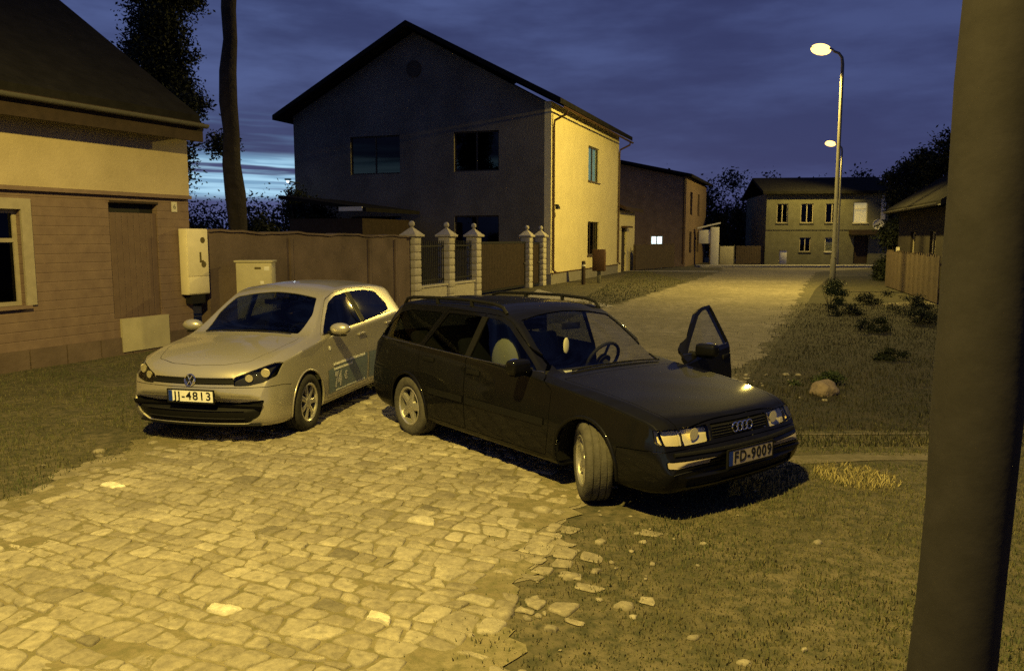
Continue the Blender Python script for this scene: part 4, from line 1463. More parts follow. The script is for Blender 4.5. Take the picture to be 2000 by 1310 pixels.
# --- grey house closing the street
eh = empty('corner_house', (18.75, 60.3, 0), R(-7), 'grey two storey house closing the end of the street, upper window lit', 'house')
efn = lambda u, v, d: (u, d, v)
ew = [(.75, 1.55, 3.05, 4.45), (2.45, 3.35, 3.05, 4.45), (4.20, 5.15, 3.05, 4.45), (6.15, 7.15, 3.05, 4.55),
      (2.45, 3.25, .95, 2.0), (4.25, 4.95, .95, 2.0), (6.3, 7.3, 0.1, 2.1)]
wall(MB(), 8.6, 5.2, ew, .3, efn, v0=.0).build('front_wall', MATS['stone_grey'], eh, 0)
MB().box(0, .3, .302, 9, 0, 5.2).box(8.3, 8.6, .302, 9, 0, 5.2).box(.3, 8.3, 8.7, 9, 0, 5.2).build('side_walls', MATS['stone_grey'], eh, 0)
MB().prism([(-.45, 5.15), (4.5, 6.45), (9.45, 5.15), (9.45, 5.35), (4.5, 6.65), (-.45, 5.35)], -.35, 8.95, 'x').build('roof', MATS['dark_roof'], eh, 0)
for i, h in enumerate(ew[:6]):
    if i == 3: window(eh, h, efn, 'white_frame', 'clear_glass', 'lit_blind', (0, 2), 'white_frame', label='upper window with lit cream blind')
    elif i == 5: window(eh, h, efn, 'white_frame', 'clear_glass', 'curtain', (0, 0), 'white_frame')
    else: window(eh, h, efn, 'window_frame', 'house_glass', None, (1, 0), 'stone_grey')
d = fbox(MB(), efn, 6.35, 7.25, .1, 2.05, .12, .17).build('door', MATS['dark_wood'], eh, 0)
fbox(MB(), efn, 7.08, 7.14, 1.0, 1.12, .05, .119).build('door_handle', MATS['steel_grey'], d, 0)
fbox(MB(), efn, 5.9, 7.7, 2.2, 2.55, -.7, .0).build('door_canopy', MATS['dark_wood'], eh, 0)
fbox(MB(), efn, 0, 8.6, 2.55, 2.66, -.05, -.001).build('string_course', MATS['stone_grey'], eh, 0)
fbox(MB(), efn, 8.05, 8.35, 3.3, 5.0, -.10, -.001).build('pale_flue', MATS['white_frame'], eh, 0)
ds = empty('satellite_dish', (18.75 + 7.62, 60.3 - 1.45, 2.95), R(-7), 'round white satellite dish on the grey house wall', 'dish')
M = Matrix.Rotation(R(100), 4, 'X')
MB().lathe([(0, 0), (.15, .012), (.30, .05), (.38, .085), (.375, .095), (.29, .06), (.14, .022), (0, .012)], 28, M).build('reflector_bowl', MATS['white_paint'], ds)
MB().tube([(0, .02, 0), (0, .30, -.10), (0, .58, -.10)], .025, 8).build('mount', MATS['steel_grey'], ds)
MB().tube([(0, -.02, -.36), (0, -.36, -.06)], .012, 6).box(-.04, .04, -.42, -.34, -.08, .0).build('receiver_arm', MATS['steel_grey'], ds)
ec = empty('electricity_cabinet', (19.2, 57.6, .13), R(-7), 'small white electricity cabinet on the far pavement before the grey house', 'cabinet')
MB().rbox(-.23, .23, -.16, .16, 0, .95, .012).build('cabinet_body', MATS['white_paint'], ec)
MB().rbox(-.20, .20, -.170, -.161, .06, .88, .003).build('cabinet_door', MATS['white_paint'], ec)
MB().rbox(-.26, .26, -.19, .19, .951, .99, .01).build('cabinet_lid', MATS['steel_grey'], ec)

# --- low house and yard on the right
rh = empty('roadside_cottage', (13.6, 25.2, 0), R(74), 'low dark cottage with a pale gutter on the right, behind the near pole', 'house')
rfn = lambda u, v, d: (u, -d, v)
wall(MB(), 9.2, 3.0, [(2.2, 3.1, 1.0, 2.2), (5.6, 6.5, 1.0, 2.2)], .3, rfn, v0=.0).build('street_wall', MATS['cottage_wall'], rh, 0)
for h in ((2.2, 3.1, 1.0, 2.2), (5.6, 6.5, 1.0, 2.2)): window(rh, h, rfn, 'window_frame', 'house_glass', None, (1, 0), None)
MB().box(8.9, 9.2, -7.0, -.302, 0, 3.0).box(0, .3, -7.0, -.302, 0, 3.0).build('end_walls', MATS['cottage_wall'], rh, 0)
MB().prism([(.45, 2.95), (-3.6, 5.6), (-7.5, 2.95), (-7.5, 3.15), (-3.6, 5.8), (.45, 3.15)], -.4, 9.6, 'x').build('roof', MATS['dark_roof'], rh, 0)
gutter(rh, -.4, 9.6, .50, 3.06, MATS['steel_grey'], .08)
MB().box(8.6, 8.95, .02, .10, .0, 1.6).build('corner_board', MATS['white_frame'], rh, 0)

# --- street lamps
def make_lamp(h=9.0, arm=1.0):
    """post at the origin, arm and lantern towards local -y"""
    root = empty('street_lamp', (0, 0, 0), 0, 'street lamp', 'street lamp', 'sodium street lamps along the right side')
    m = MB().tube([(0, 0, 0), (0, 0, 1.2), (0, 0, 1.25), (0, 0, h - .3), (0, -.03, h - .06), (0, -.14, h + .10), (0, -.34, h + .19)], [.105, .10, .075, .058, .052, .045, .042], 14)
    m.lathe([(.16, 0), (.16, .02), (.11, .04)], 16)
    m.build('post', MATS['steel_grey'], root)
    hd = bpy.data.objects.new('lantern', None); link(hd, root); hd.location = (0, -.30, h + .20); hd.rotation_euler = (R(-10), 0, 0)
    b = MB()
    for i, (y, w, t) in enumerate(((-.02, .055, .05), (-.14, .11, .09), (-.34, .155, .13), (-.56, .165, .12), (-.74, .13, .08), (-.83, .06, .03))):
        pass
    prof = ((-.02, .055, .05), (-.14, .11, .09), (-.34, .155, .13), (-.56, .165, .12), (-.74, .13, .08), (-.83, .06, .03))
    vs, fs = [], []
    for y, w, t in prof:
        for k in range(13):
            a = math.pi * k / 12; vs.append((w * math.cos(a), y, t * math.sin(a)))
    for i in range(len(prof) - 1):
        for k in range(12): fs.append((i * 13 + k, i * 13 + k + 1, i * 13 + k + 14, i * 13 + k + 13))
    fs.append(tuple(range(13))); fs.append(tuple(range(13 * 5, 13 * 6))[::-1])
    for i in range(len(prof) - 1): fs.append((i * 13, (i + 1) * 13, (i + 1) * 13 + 12, i * 13 + 12))
    b.add(vs, fs).build('housing', MATS['lamp_body'], hd, 40)
    MB().ball((0, -.47, -.012), 1, 18, (.20, .36, .20)).build('bowl', MATS['lamp_bowl'], hd)
    return root


def lamp_light(root, h, power, ry=0.0):
    l = bpy.data.lights.new('sodium_light', 'SPOT')
    l.energy = power; l.color = (1.0, .735, .15); l.spot_size = R(158); l.spot_blend = .32; l.shadow_soft_size = .14
    lo = bpy.data.objects.new('sodium_light', l); link(lo, root); lo.location = (0, -.80, h + .02); lo.rotation_euler = (R(-30), 0, 0)   # optics throw the light out over the street
    return lo


lamp = make_lamp(8.5)
lamp['label'] = 'nearer tall street lamp glowing yellow on the right of the street'
lamp.location = (11.95, 30.2, 0); lamp.rotation_euler = (0, 0, R(-105))
lamp_light(lamp, 8.5, LAMP_FAR)
l2 = copy_tree([o for o in scene.objects if o.name == 'street_lamp'][0])
l2.name = 'street_lamp'; l2['label'] = 'farther street lamp glowing yellow before the grey house'
l2.location = (22.4, 56.0, 0); l2.scale = (1, 1, .95)
for o in scene.objects:
    if o.type == 'LIGHT' and o.parent == l2: o.data = o.data.copy(); o.data.energy = LAMP_FAR * .36
l3 = copy_tree(lamp); l3.name = 'street_lamp'; l3['label'] = 'street lamp just outside the view that lights the cobbles'
l3['group'] = 'sodium street lamps along the right side'
l3.location = (-4.6, 2.0, 0); l3.scale = (1, 1, .94)
l3.rotation_euler = (0, 0, R(70))
for o in scene.objects:
    if o.type == 'LIGHT' and o.parent == l3:
        o.data = o.data.copy(); o.data.energy = LAMP_NEAR; o.location = NEAR_LOC; o.rotation_euler = (0, 0, 0); o.data.spot_size = R(172); o.data.spot_blend = .4

# --- near wooden pole
np_ = empty('utility_pole', (1.62, 2.72, 0), 0, 'thick weathered wooden pole standing close at the right edge', 'pole')
m = MB(); N_ = 24
m.tube([(.023 * (8.6 * i / N_ - 3.0) + .008 * math.sin(i * .7), .01 * math.cos(i * .9), 8.6 * i / N_) for i in range(N_ + 1)], [.140 - .024 * i / N_ + .004 * math.sin(i * 1.9) for i in range(N_ + 1)], 28)
m.build('shaft', MATS['pole_wood'], np_, 60)

# --- trees and bushes
tree('street_tree', 'tall tree with bare lower trunk rising behind the brown wall', (-7.3, 21.6, 0), 18.5, 5.2, .275, 8.6, 9000, .11, None, 12, 9.6)
tree('garden_tree', 'dark leafy tree standing close behind the boarded house', (-10.9, 26.0, 0), 15.0, 1.5, .16, 4.0, 80000, .055, None, 14, 0, True)
bush('garden_bush', 'dark rounded bush behind the brown wall, nearest the boarded house', (-8.6, 24.6, 0), 1.5, 1.2, 2.5, 14000, .05, 'dark bushes behind the brown wall')
bush('garden_bush', 'broad dark bush behind the brown wall, left of the garden shed', (-8.9, 29.5, 0), 1.6, 1.4, 1.7, 16000, .05, 'dark bushes behind the brown wall')
bush('garden_bush', 'dark bush climbing against the left end of the dark gable', (-9.3, 36.0, 0), 1.9, 1.4, 4.6, 18000, .06, 'dark bushes behind the brown wall')
bush('garden_bush', 'small dark bush just inside the wide gate', (-.9, 31.5, 0), .7, .6, 1.6, 1500, .06, 'dark bushes behind the brown wall')
tree('roadside_tree', 'big dark tree between the grey house and the cottage', (18.8, 37.0, 0), 5.8, 2.2, .2, .6, 40000, .07, 'dark trees on the right', 8)
tree('roadside_tree', 'tall dark tree rising behind the cottage roof', (20.2, 33.5, 0), 7.2, 3.0, .22, 1.6, 40000, .08, 'dark trees on the right', 8)
bush('roadside_bush', 'dark bush at the roadside before the grey house', (17.75, 37.2, 0), 1.3, 1.4, 2.9, 30000, .05, None)
bush('front_bush', 'pale leaved bush lit by the lamp behind the gateway pillar', (17.4, 66.5, 0), 1.3, 1.0, 5.2, 2600, .12, None)
bush('weed_clump', 'clump of tall weeds at the foot of the nearer street lamp', (9.6, 24.4, 0), .55, .45, .72, 5000, .022, None, 'weed_leaf', 'weeds')
bush('weed_clump', 'low weed clump in the dark grass behind the rock', (4.15, 10.9, 0), .40, .28, .20, 1800, .018, None, 'weed_leaf', 'weeds')
# far wood
cl = [((x, 84 + rng.normal(0, 2.0), rng.uniform(1.5, 4.8)), (3.2, 2.2, rng.uniform(3.0, 4.2))) for x in np.arange(4, 60, 2.3)]
for x in np.arange(6, 58, 4.0): cl.append(((x + rng.normal(0, 1), 83, rng.uniform(6.0, 8.6)), (1.7, 1.5, rng.uniform(1.3, 2.0))))
tag(mesh_obj('distant_wood', leaf_cloud(cl, 110000, .15), MATS['tree_leaf'], None, 0), kind='stuff')
cl = [((x, 60 + rng.normal(0, 2.0), rng.uniform(.5, 3.0)), (3.0, 2.2, 2.8)) for x in np.arange(-60, -11, 2.6)]
tag(mesh_obj('distant_wood', leaf_cloud(cl, 60000, .12), MATS['tree_leaf'], None, 0), kind='stuff')

# --- rock and dry grass
bmr = bmesh.new(); bmesh.ops.create_icosphere(bmr, subdivisions=3, radius=1)
for v in bmr.verts:
    n_ = 1 + .16 * math.sin(v.co.x * 3.1 + 1) * math.cos(v.co.y * 2.7) + .10 * math.sin(v.co.z * 5 + v.co.x * 4) + .04 * math.sin(v.co.y * 9 + v.co.z * 7)
    v.co = Vector((v.co.x * .20 * n_, v.co.y * .15 * n_, v.co.z * .13 * n_ + .06))
me = bpy.data.meshes.new('rock'); bmr.to_mesh(me); bmr.free()
o = mesh_obj('rock', me, MATS['rock'], None, 60); o.location = (4.0, 10.2, 0); o.rotation_euler = (0, 0, .4)
tag(o, 'brownish field rock lying in the dark grass beyond the estate car', 'rock')
n = 900; a = rng.uniform(0, 2 * np.pi, n); r = .33 * np.sqrt(rng.random(n))
o = blades('dry_grass_tuft', 2.90 + r * np.cos(a) * 1.0, 6.62 + r * np.sin(a) * 1.15, .02, .075, .0045, MATS['dry_blade'], None, None, 0, 1.2)
tag(o, 'pale dry grass tuft beside the dirt streak near the pole', 'grass tuft')
# --- overgrown verge and plank fence on the right
for i, (x, y, s) in enumerate(((7.6, 17.2, .8), (9.4, 18.6, 1.0), (8.7, 20.9, .9), (10.6, 21.4, 1.2), (6.2, 13.2, .6), (10.9, 24.2, 1.0), (8.3, 14.6, .9), (11.9, 20.2, 1.3))):
    bush('weed_clump', 'dark overgrown weed clump on the right verge', (x, y, 0), .55 * s, .45 * s, .42 * s, int(2600 * s), .020, 'overgrown weeds on the right verge', 'tree_leaf', 'weeds')
fx, fy, fx1, fy1 = 12.75, 24.2, 15.35, 33.3
fL = math.hypot(fx1 - fx, fy1 - fy)
cf = empty('plank_fence', (fx, fy, 0), math.atan2(fy1 - fy, fx1 - fx), 'reddish brown plank fence before the dark cottage on the right', 'fence')
m = MB()
for i in range(int(fL / .15)):
    j = .004 * math.sin(i * 5.1); m.box(i * .15, i * .15 + .135, -.012 + j, .012 + j, .04, 1.45 + .05 * math.sin(i * 2.7))
m.build('planks', MATS['fence_wood'], cf, 0)
m = MB()
for z in (.35, 1.15): m.box(0, fL - .05, -.07, -.018, z, z + .08)
m.build('rails', MATS['fence_wood'], cf, 0)
for i in range(6): MB().box(i * 1.85, i * 1.85 + .10, -.17, -.072, 0, 1.5).build('post', MATS['fence_wood'], cf, 0)
def stations(xr, xf, extra=()):
    a = [0, .008, .022, .045, .08, .13, .19, .26, .34, .43]
    xs = [xr + t for t in a] + [xf - t for t in a] + list(np.arange(xr + .52, xf - .45, .075)) + list(extra)
    xs = sorted(xs); out = [xs[0]]
    for x in xs[1:]:
        if x - out[-1] > .006: out.append(x)
    return out


def cyl_y(x, z, r, y0, y1, n=40):
    return ('y', [(x + r * math.cos(2 * math.pi * k / n), z + r * math.sin(2 * math.pi * k / n)) for k in range(n)], y0, y1)


def both(ax, poly, y0, y1):
    return [(ax, poly, y0, y1), (ax, poly, -y1, -y0)]


def flip(poly): return [(-a, b) for a, b in poly]


def car_panels(root, car, paint, windows, parts, arches, glass, gap=.006):
    """skin divided into body, panels and openings; returns the objects by key"""
    wells = [cyl_y(ax, az, ar, y0, y1) for ax, az, ar in arches for y0, y1 in ((car.w0 - .42, 1.2), (-1.2, -car.w0 + .42))]
    wins = [s for k, ss in windows for s in ss]
    specs = list(wells) + list(wins)
    rank = lambda p: 3 if 'bumper' in p['name'] else 2 if p['name'] == 'bonnet' else 1
    parts = sorted(parts, key=rank)                          # lamps and grilles are cut out of bonnet and bumper
    grown = {}
    for p in parts:
        ax, poly, a, b = p['cut'][0]
        grown[p['key']] = ((ax, inset(poly, gap / 2), a, b), (ax, inset(poly, -gap / 2), a, b))
        specs += grown[p['key']]
    bm = car.cut(specs)
    bm.verts.index_update()
    lots = {'body': []}
    for f in bm.faces:
        if any(inside(f, *w) for w in wells) or any(inside(f, *w) for w in wins): continue
        for p in parts:
            i, o = grown[p['key']]
            if inside(f, *i):
                lots.setdefault(p['key'], []).append(f); break
            if inside(f, *o): break
        else:
            lots['body'].append(f)
    out = {'body': mesh_obj('body', sheet(lots['body'], 0, .016), paint, root, 0)}
    for p in parts:
        d0, d1 = p.get('depth') or (0, .016)
        out[p['key']] = mesh_obj(p['name'], sheet(lots.get(p['key'], []), d0, d1), p.get('mat', paint), root, 0)
    bm.free()
    for (name, ss), gm in zip(windows, glass):
        for ax, poly, a, b in ss:
            g = car.piece(ax, inset(poly, -.006), a, b, .006, None)
            out.setdefault('glass', []).append(mesh_obj(name, g, gm, root, 0))
    return out


def bars_of_text(car, sgn, x0, z, length, h, slope=0.0):
    """a line of small unreadable lettering"""
    m = MB(); x = 0
    while x < length:
        w = random.choice((.010, .014, .018, .012))
        m.box(x, x + w, 0, .001, -h / 2 + slope * x, h / 2 * random.choice((.6, 1, .7)) + slope * x)
        x += w + random.choice((.004, .005, .012))
    me = m.mesh()
    for v in me.vertices:
        v.co.x = x0 - v.co.x; v.co.z += z
    return conform(me, car, sgn, .006)


# ------------------------------------------------------------------ silver hatchback
def build_hatchback():
    root = empty('hatchback_car', (0, 0, 0), 0, 'silver hatchback with lettered doors parked behind the dark estate car', 'car', 'cars parked on the cobbled street')
    T = dict(
        zc=[(-1.905, .60), (-1.88, .93), (-1.82, 1.06), (-1.72, 1.27), (-1.64, 1.365), (-1.5, 1.40), (-1.0, 1.45), (-.4, 1.472), (0, 1.458), (.2, 1.42), (.34, 1.36), (.95, .99), (1.05, .965), (1.4, .915), (1.7, .855), (1.87, .803), (1.96, .752), (2.01, .705), (2.045, .625), (2.065, .50)],
        zb=[(-1.905, .40), (-1.87, .28), (-1.7, .20), (-1, .17), (1, .17), (1.8, .165), (1.98, .185), (2.04, .25), (2.065, .36)],
        w=[(-1.905, .74), (-1.86, .79), (-1.7, .825), (-1.3, .841), (0, .838), (1.3, .841), (1.75, .825), (1.95, .79), (2.03, .75), (2.065, .70)],
        zs=[(-1.905, .56), (-1.87, .88), (-1.75, .99), (-1.4, 1.01), (-1, .985), (0, .94), (.8, .90), (1.1, .87), (1.5, .82), (1.8, .775), (1.95, .705), (2.02, .61), (2.065, .46)],
        ws=[(-1.905, .71), (-1.8, .765), (-1.4, .79), (0, .805), (.8, .80), (1.4, .79), (1.8, .765), (2.0, .73), (2.065, .67)],
        ze=[(-1.905, .58), (-1.88, .90), (-1.82, 1.03), (-1.72, 1.22), (-1.62, 1.31), (-1.4, 1.355), (-1, 1.395), (-.4, 1.415), (0, 1.40), (.2, 1.36), (.34, 1.305), (.95, .955), (1.1, .925), (1.5, .872), (1.8, .808), (1.95, .740), (2.02, .650), (2.065, .48)],
        we=[(-1.905, .65), (-1.8, .63), (-1.65, .575), (-1.4, .565), (0, .575), (.3, .585), (.95, .705), (1.2, .70), (1.7, .67), (1.95, .64), (2.065, .60)])
    car = Car(T, stations(-1.905, 2.065, (.98, .92, .86, .28, .22)), .20, .16, .84)
    silver, blk = MATS['silver_paint'], MATS['black_plastic']
    wf = [(.74, .955), (.30, 1.265), (.12, 1.325), (-.20, 1.352), (-.265, .985)]
    wr = [(-.36, .995), (-.30, 1.352), (-.75, 1.345), (-1.08, 1.305), (-1.24, 1.13), (-1.20, 1.055)]
    wf, wr = rounded(wf, .03), rounded(wr, .04)
    ws_ = [(.93, -.56), (.965, 0), (.93, .56), (.60, .575), (.34, .50), (.30, 0), (.34, -.50), (.60, -.575)]
    rw = [(-.50, 1.07), (.50, 1.07), (.44, 1.31), (-.44, 1.31)]
    windows = [('windscreen', [('z', rounded(ws_, .03), .86, 1.7)]), ('rear_window', [('x', rounded(rw, .06), -2.3, -1.35)]),
               ('side_window', both('y', wf, .3, 1.2)), ('side_window', both('y', wr, .3, 1.2))]
    fd = rounded([(.80, .255), (.845, .60), (.845, .87), (.80, .945), (.32, 1.305), (.12, 1.36), (-.245, 1.385), (-.315, .96), (-.30, .255)], .03)
    rd = rounded([(-.308, .255), (-.323, .96), (-.253, 1.385), (-.75, 1.378), (-1.11, 1.335), (-1.29, 1.13), (-1.27, .86), (-1.0, .68), (-.87, .50), (-.84, .255)], .03)
    bonnet = rounded([(1.02, -.63), (1.5, -.605), (1.80, -.50), (1.905, -.28), (1.94, 0), (1.905, .28), (1.80, .50), (1.5, .605), (1.02, .63), (1.06, 0)], .04)
    bumper = [(1.50, .05), (1.585, .555), (1.72, .575), (2.3, .575), (2.3, .05)]
    grille = rounded([(-.44, .605), (-.42, .662), (.42, .662), (.44, .605)], .012)
    intake = rounded([(-.54, .212), (-.66, .30), (-.71, .455), (-.45, .415), (.45, .415), (.71, .455), (.66, .30), (.54, .212)], .03)
    lamp = rounded([(.435, .592), (.43, .668), (.60, .737), (.735, .790), (.772, .780), (.766, .668), (.69, .620), (.56, .592)], .016)
    tail = rounded([(-.78, .80), (-.80, .97), (-.62, .98), (-.60, .82)], .03)
    P = [dict(key='fl', name='front_door', cut=[('y', fd, .3, 1.2)]), dict(key='fr', name='front_door', cut=[('y', fd, -1.2, -.3)]),
         dict(key='rl', name='rear_door', cut=[('y', rd, .3, 1.2)]), dict(key='rr', name='rear_door', cut=[('y', rd, -1.2, -.3)]),
         dict(key='bonnet', name='bonnet', cut=[('z', bonnet, .55, 1.2)]),
         dict(key='hl', name='headlight', cut=[('x', lamp, 1.3, 2.4)], depth=(.001, None), mat=MATS['smoked_lens']),
         dict(key='hr', name='headlight', cut=[('x', flip(lamp), 1.3, 2.4)], depth=(.001, None), mat=MATS['smoked_lens']),
         dict(key='grille', name='grille', cut=[('x', grille, 1.5, 2.4)], depth=(.012, .03), mat=blk),
         dict(key='intake', name='air_intake', cut=[('x', intake, 1.5, 2.4)], depth=(.016, .03), mat=blk),
         dict(key='bumper', name='front_bumper', cut=[('y', bumper, -1.2, 1.2)]),
         dict(key='tl', name='tail_light', cut=[('x', tail, -2.3, -1.2)], mat=MATS['red_lens']), dict(key='tr', name='tail_light', cut=[('x', flip(tail), -2.3, -1.2)], mat=MATS['red_lens'])]
    o = car_panels(root, car, silver, windows, P, [(1.235, .30, .338), (-1.235, .30, .338)], [MATS['car_glass']] * 4)
    # headlight insides: dark bowl plate with two bright reflectors each
    for key, sg in (('hl', 1), ('hr', -1)):
        back = car.piece('x', inset(lamp if sg > 0 else flip(lamp), -.004), 1.3, 2.4, .055, .070)
        mesh_obj('lamp_housing', back, MATS['dark_metal'], o[key], 30)
        for yy, zz, rr in ((.545, .655, .036), (.672, .700, .043)):
            x, _ = car.front(sg * yy, zz)
            M = Matrix.Translation((x - .045, sg * yy, zz)) @ Matrix.Rotation(sg * R(18), 4, 'Z') @ Matrix.Rotation(R(90), 4, 'Y')
            MB().lathe([(rr, .012), (rr * .92, .0), (rr * .72, -.012), (rr * .42, -.022), (.004, -.028)], 24, M).ball((0, 0, -.006), rr * .30, 12, (1, 1, 1.2), M).build('lamp_reflector', MATS['reflector'], o[key], 60)
    # grille slats and intake ribs
    for key, z0, z1, n, hw in (('grille', .615, .655, 2, .40), ('intake', .27, .35, 2, .52)):
        m = MB()
        for i in range(n):
            z = z0 + (z1 - z0) * i / (n - 1)
            pts = []
            for k in range(15):
                y = -hw + 2 * hw * k / 14
                x, _ = car.front(y, z); pts.append((x - .010, y, z))
            m.tube(pts, .005, 6)
        m.build('slats', MATS['dark_metal'], o[key])
    # emblem: ring with the two stacked letters
    x, _ = car.front(0, .645)
    M = Matrix.Translation((x + .012, 0, .642)) @ Matrix.Rotation(R(80), 4, 'Y') @ Matrix.Rotation(R(90), 4, 'Z')
    m = MB().lathe([(.056 + .006 * math.cos(a), .006 * math.sin(a)) for a in [math.pi * k / 4 for k in range(8)]], 32, M, 'z', True)
    for a, b in (((-.026, .046), (0, .006)), ((0, .006), (.026, .046)), ((-.050, .012), (-.024, -.046)), ((-.024, -.046), (0, -.004)), ((0, -.004), (.024, -.046)), ((.024, -.046), (.050, .012))):
        m.tube([(*a, .002), (*b, .002)], .0058, 6, M)
    e = m.build('emblem', MATS['chrome'], root)
    MB().lathe([(0, -.004), (.055, -.004), (.055, -.010), (0, -.010)], 28, M).build('emblem_base', blk, e)
    x, _ = car.front(0, .50)
    plate(root, 'JJ-4813', (.48, .112), None, frame((0, 1, 0), (.05, 0, 1), (1, 0, -.05), (x + .012, .02, .492)))
    # lower black lip
    m = MB(); pts = [(car.front(y, .235)[0] - .004, y, .205) for y in np.linspace(-.66, .66, 21)]
    m.tube(pts, .012, 8); m.build('front_lip', blk, root)
    for sg, key in ((1, 'fl'), (-1, 'fr')):
        y, _ = car.side(.62, .955, sg)
        M = frame((.10, sg, 0), (-1, .10 * sg, 0), (0, 0, 1), (.60, y - sg * .01, 1.0))
        if sg < 0: M = frame((.10, -1, 0), (-1, -.10, 0), (0, 0, 1), (.60, y + .01, 1.0))
        mirror(root, M, silver, o[key])
        for k2, hx, hz in ((key, -.17, .86), ('rl' if sg > 0 else 'rr', -1.06, .905)):
            yy, _ = car.side(hx, hz, sg)
            MB().rbox(hx - .10, hx + .10, yy + sg * .012 - .010, yy + sg * .012 + .010, hz - .014, hz + .014, .008).rbox(hx - .10, hx - .07, yy - .01, yy + sg * .014 + .004, hz - .012, hz + .012, .004).build('door_handle', silver, o[k2])
        # dark trim over the pillar between the side windows
        conf = conform(grid_panel([(-.262, .985), (-.200, 1.35), (-.302, 1.35), (-.362, .995)], .05), car, sg, .004)
        mesh_obj('pillar_trim', conf, blk, root, 0)
        st = conform(grid_panel([(.86, .185), (.86, .225), (-.86, .225), (-.86, .185)], .12), car, sg, .006)
        mesh_obj('sill_trim', st, silver, root, 0)
        # window seal strip
        m = MB(); pts = [(x, car.side(x, z, sg)[0] + sg * .002, z) for x, z in [(.76 - 1.98 * k / 14, .948 + .095 * k / 14) for k in range(15)]]
        m.tube(pts, .007, 6).build('window_seal', blk, root)
        for ax in (1.235, -1.235):
            arch_lip(root, car, ax, .30, .340, sg, R(-14), R(194), silver, .010)
            liner(root, ax, .30, .345, sg, .84)
        # side repeater and panel gap on the wing
    # lettering on the near side
    front, rear = o['fl'], o['rl']
    mesh_obj('decal', conform(grid_panel([(.775, .30), (.79, .56), (.30, .60), (-.28, .62), (-.27, .30)], .07), car, 1, .0045), MATS['decal_blue'], front, 0)
    mesh_obj('decal', conform(grid_panel([(-.335, .30), (-.345, .62), (-.70, .60), (-.86, .52), (-.83, .30)], .07), car, 1, .0045), MATS['decal_blue'], rear, 0)
    for x0, z, ln, h in ((.66, .612, .86, .030), (.66, .558, .50, .028), (.60, .315, .80, .014)):
        mesh_obj('lettering', bars_of_text(car, 1, x0, z, ln, h), MATS['decal_white'], front, 0)
    me = text_mesh('74', .185, .0008, 1.05, 'LEFT', .014)
    for v in me.vertices: v.co = Vector((.64 - v.co.x * .9, v.co.z, .425 + v.co.y * 1.15))
    mesh_obj('price_lettering', conform(me, car, 1, .007), MATS['decal_white'], front, 0)
    me = text_mesh('\u20ac', .125, .0008, 1.0, 'LEFT', .007)
    for v in me.vertices: v.co = Vector((.395 - v.co.x, v.co.z, .440 + v.co.y))
    mesh_obj('price_lettering', conform(me, car, 1, .007), MATS['decal_white'], front, 0)
    y, _ = car.side(.72, .79, 1)
    M = frame((-1, 0, 0), (0, 0, 1), (0, 1, 0), (.70, y + .004, .795))
    MB().lathe([(0, .002), (.024, .002), (.024, 0), (0, 0)], 20, M).build('round_sticker', MATS['decal_white'], front)
    # wheels
    for i, (ax, sg) in enumerate(((1.235, 1), (1.235, -1), (-1.235, 1), (-1.235, -1))):
        make_wheel(root, 'wheel', .300, .185, .196, 'seven', (ax, sg * .742, .300), 0 if ax < 0 else R(2), sg, MATS['rubber'])
    # inside
    MB().rbox(.40, .93, -.62, .62, .58, .90, .06, seg=3).build('dashboard', MATS['dash'], root)
    seat(root, -.18, .36, MATS['seat_cloth']); seat(root, -.18, -.36, MATS['seat_cloth']); seat(root, -1.0, 0, MATS['seat_cloth'], R(22), 1.2)
    steering_wheel(root, (.36, .36, .86))
    M = Matrix.Translation((.42, 0, 1.27))
    MB().rbox(-.012, .012, -.11, .11, -.03, .03, .01, M).tube([(0, 0, .02), (-.06, 0, .10)], .008, 6, M).build('inner_mirror', blk, root)
    # wipers and a sticker in the corner of the windscreen
    m = MB()
    for y0, y1 in ((.50, -.05), (0.0, -.52)):
        m.tube([(.97 + .0, y, car.top(.95, y) + .012) for y in np.linspace(y0, y1, 7)], .007, 6)
    m.build('wiper', blk, root)
    return root


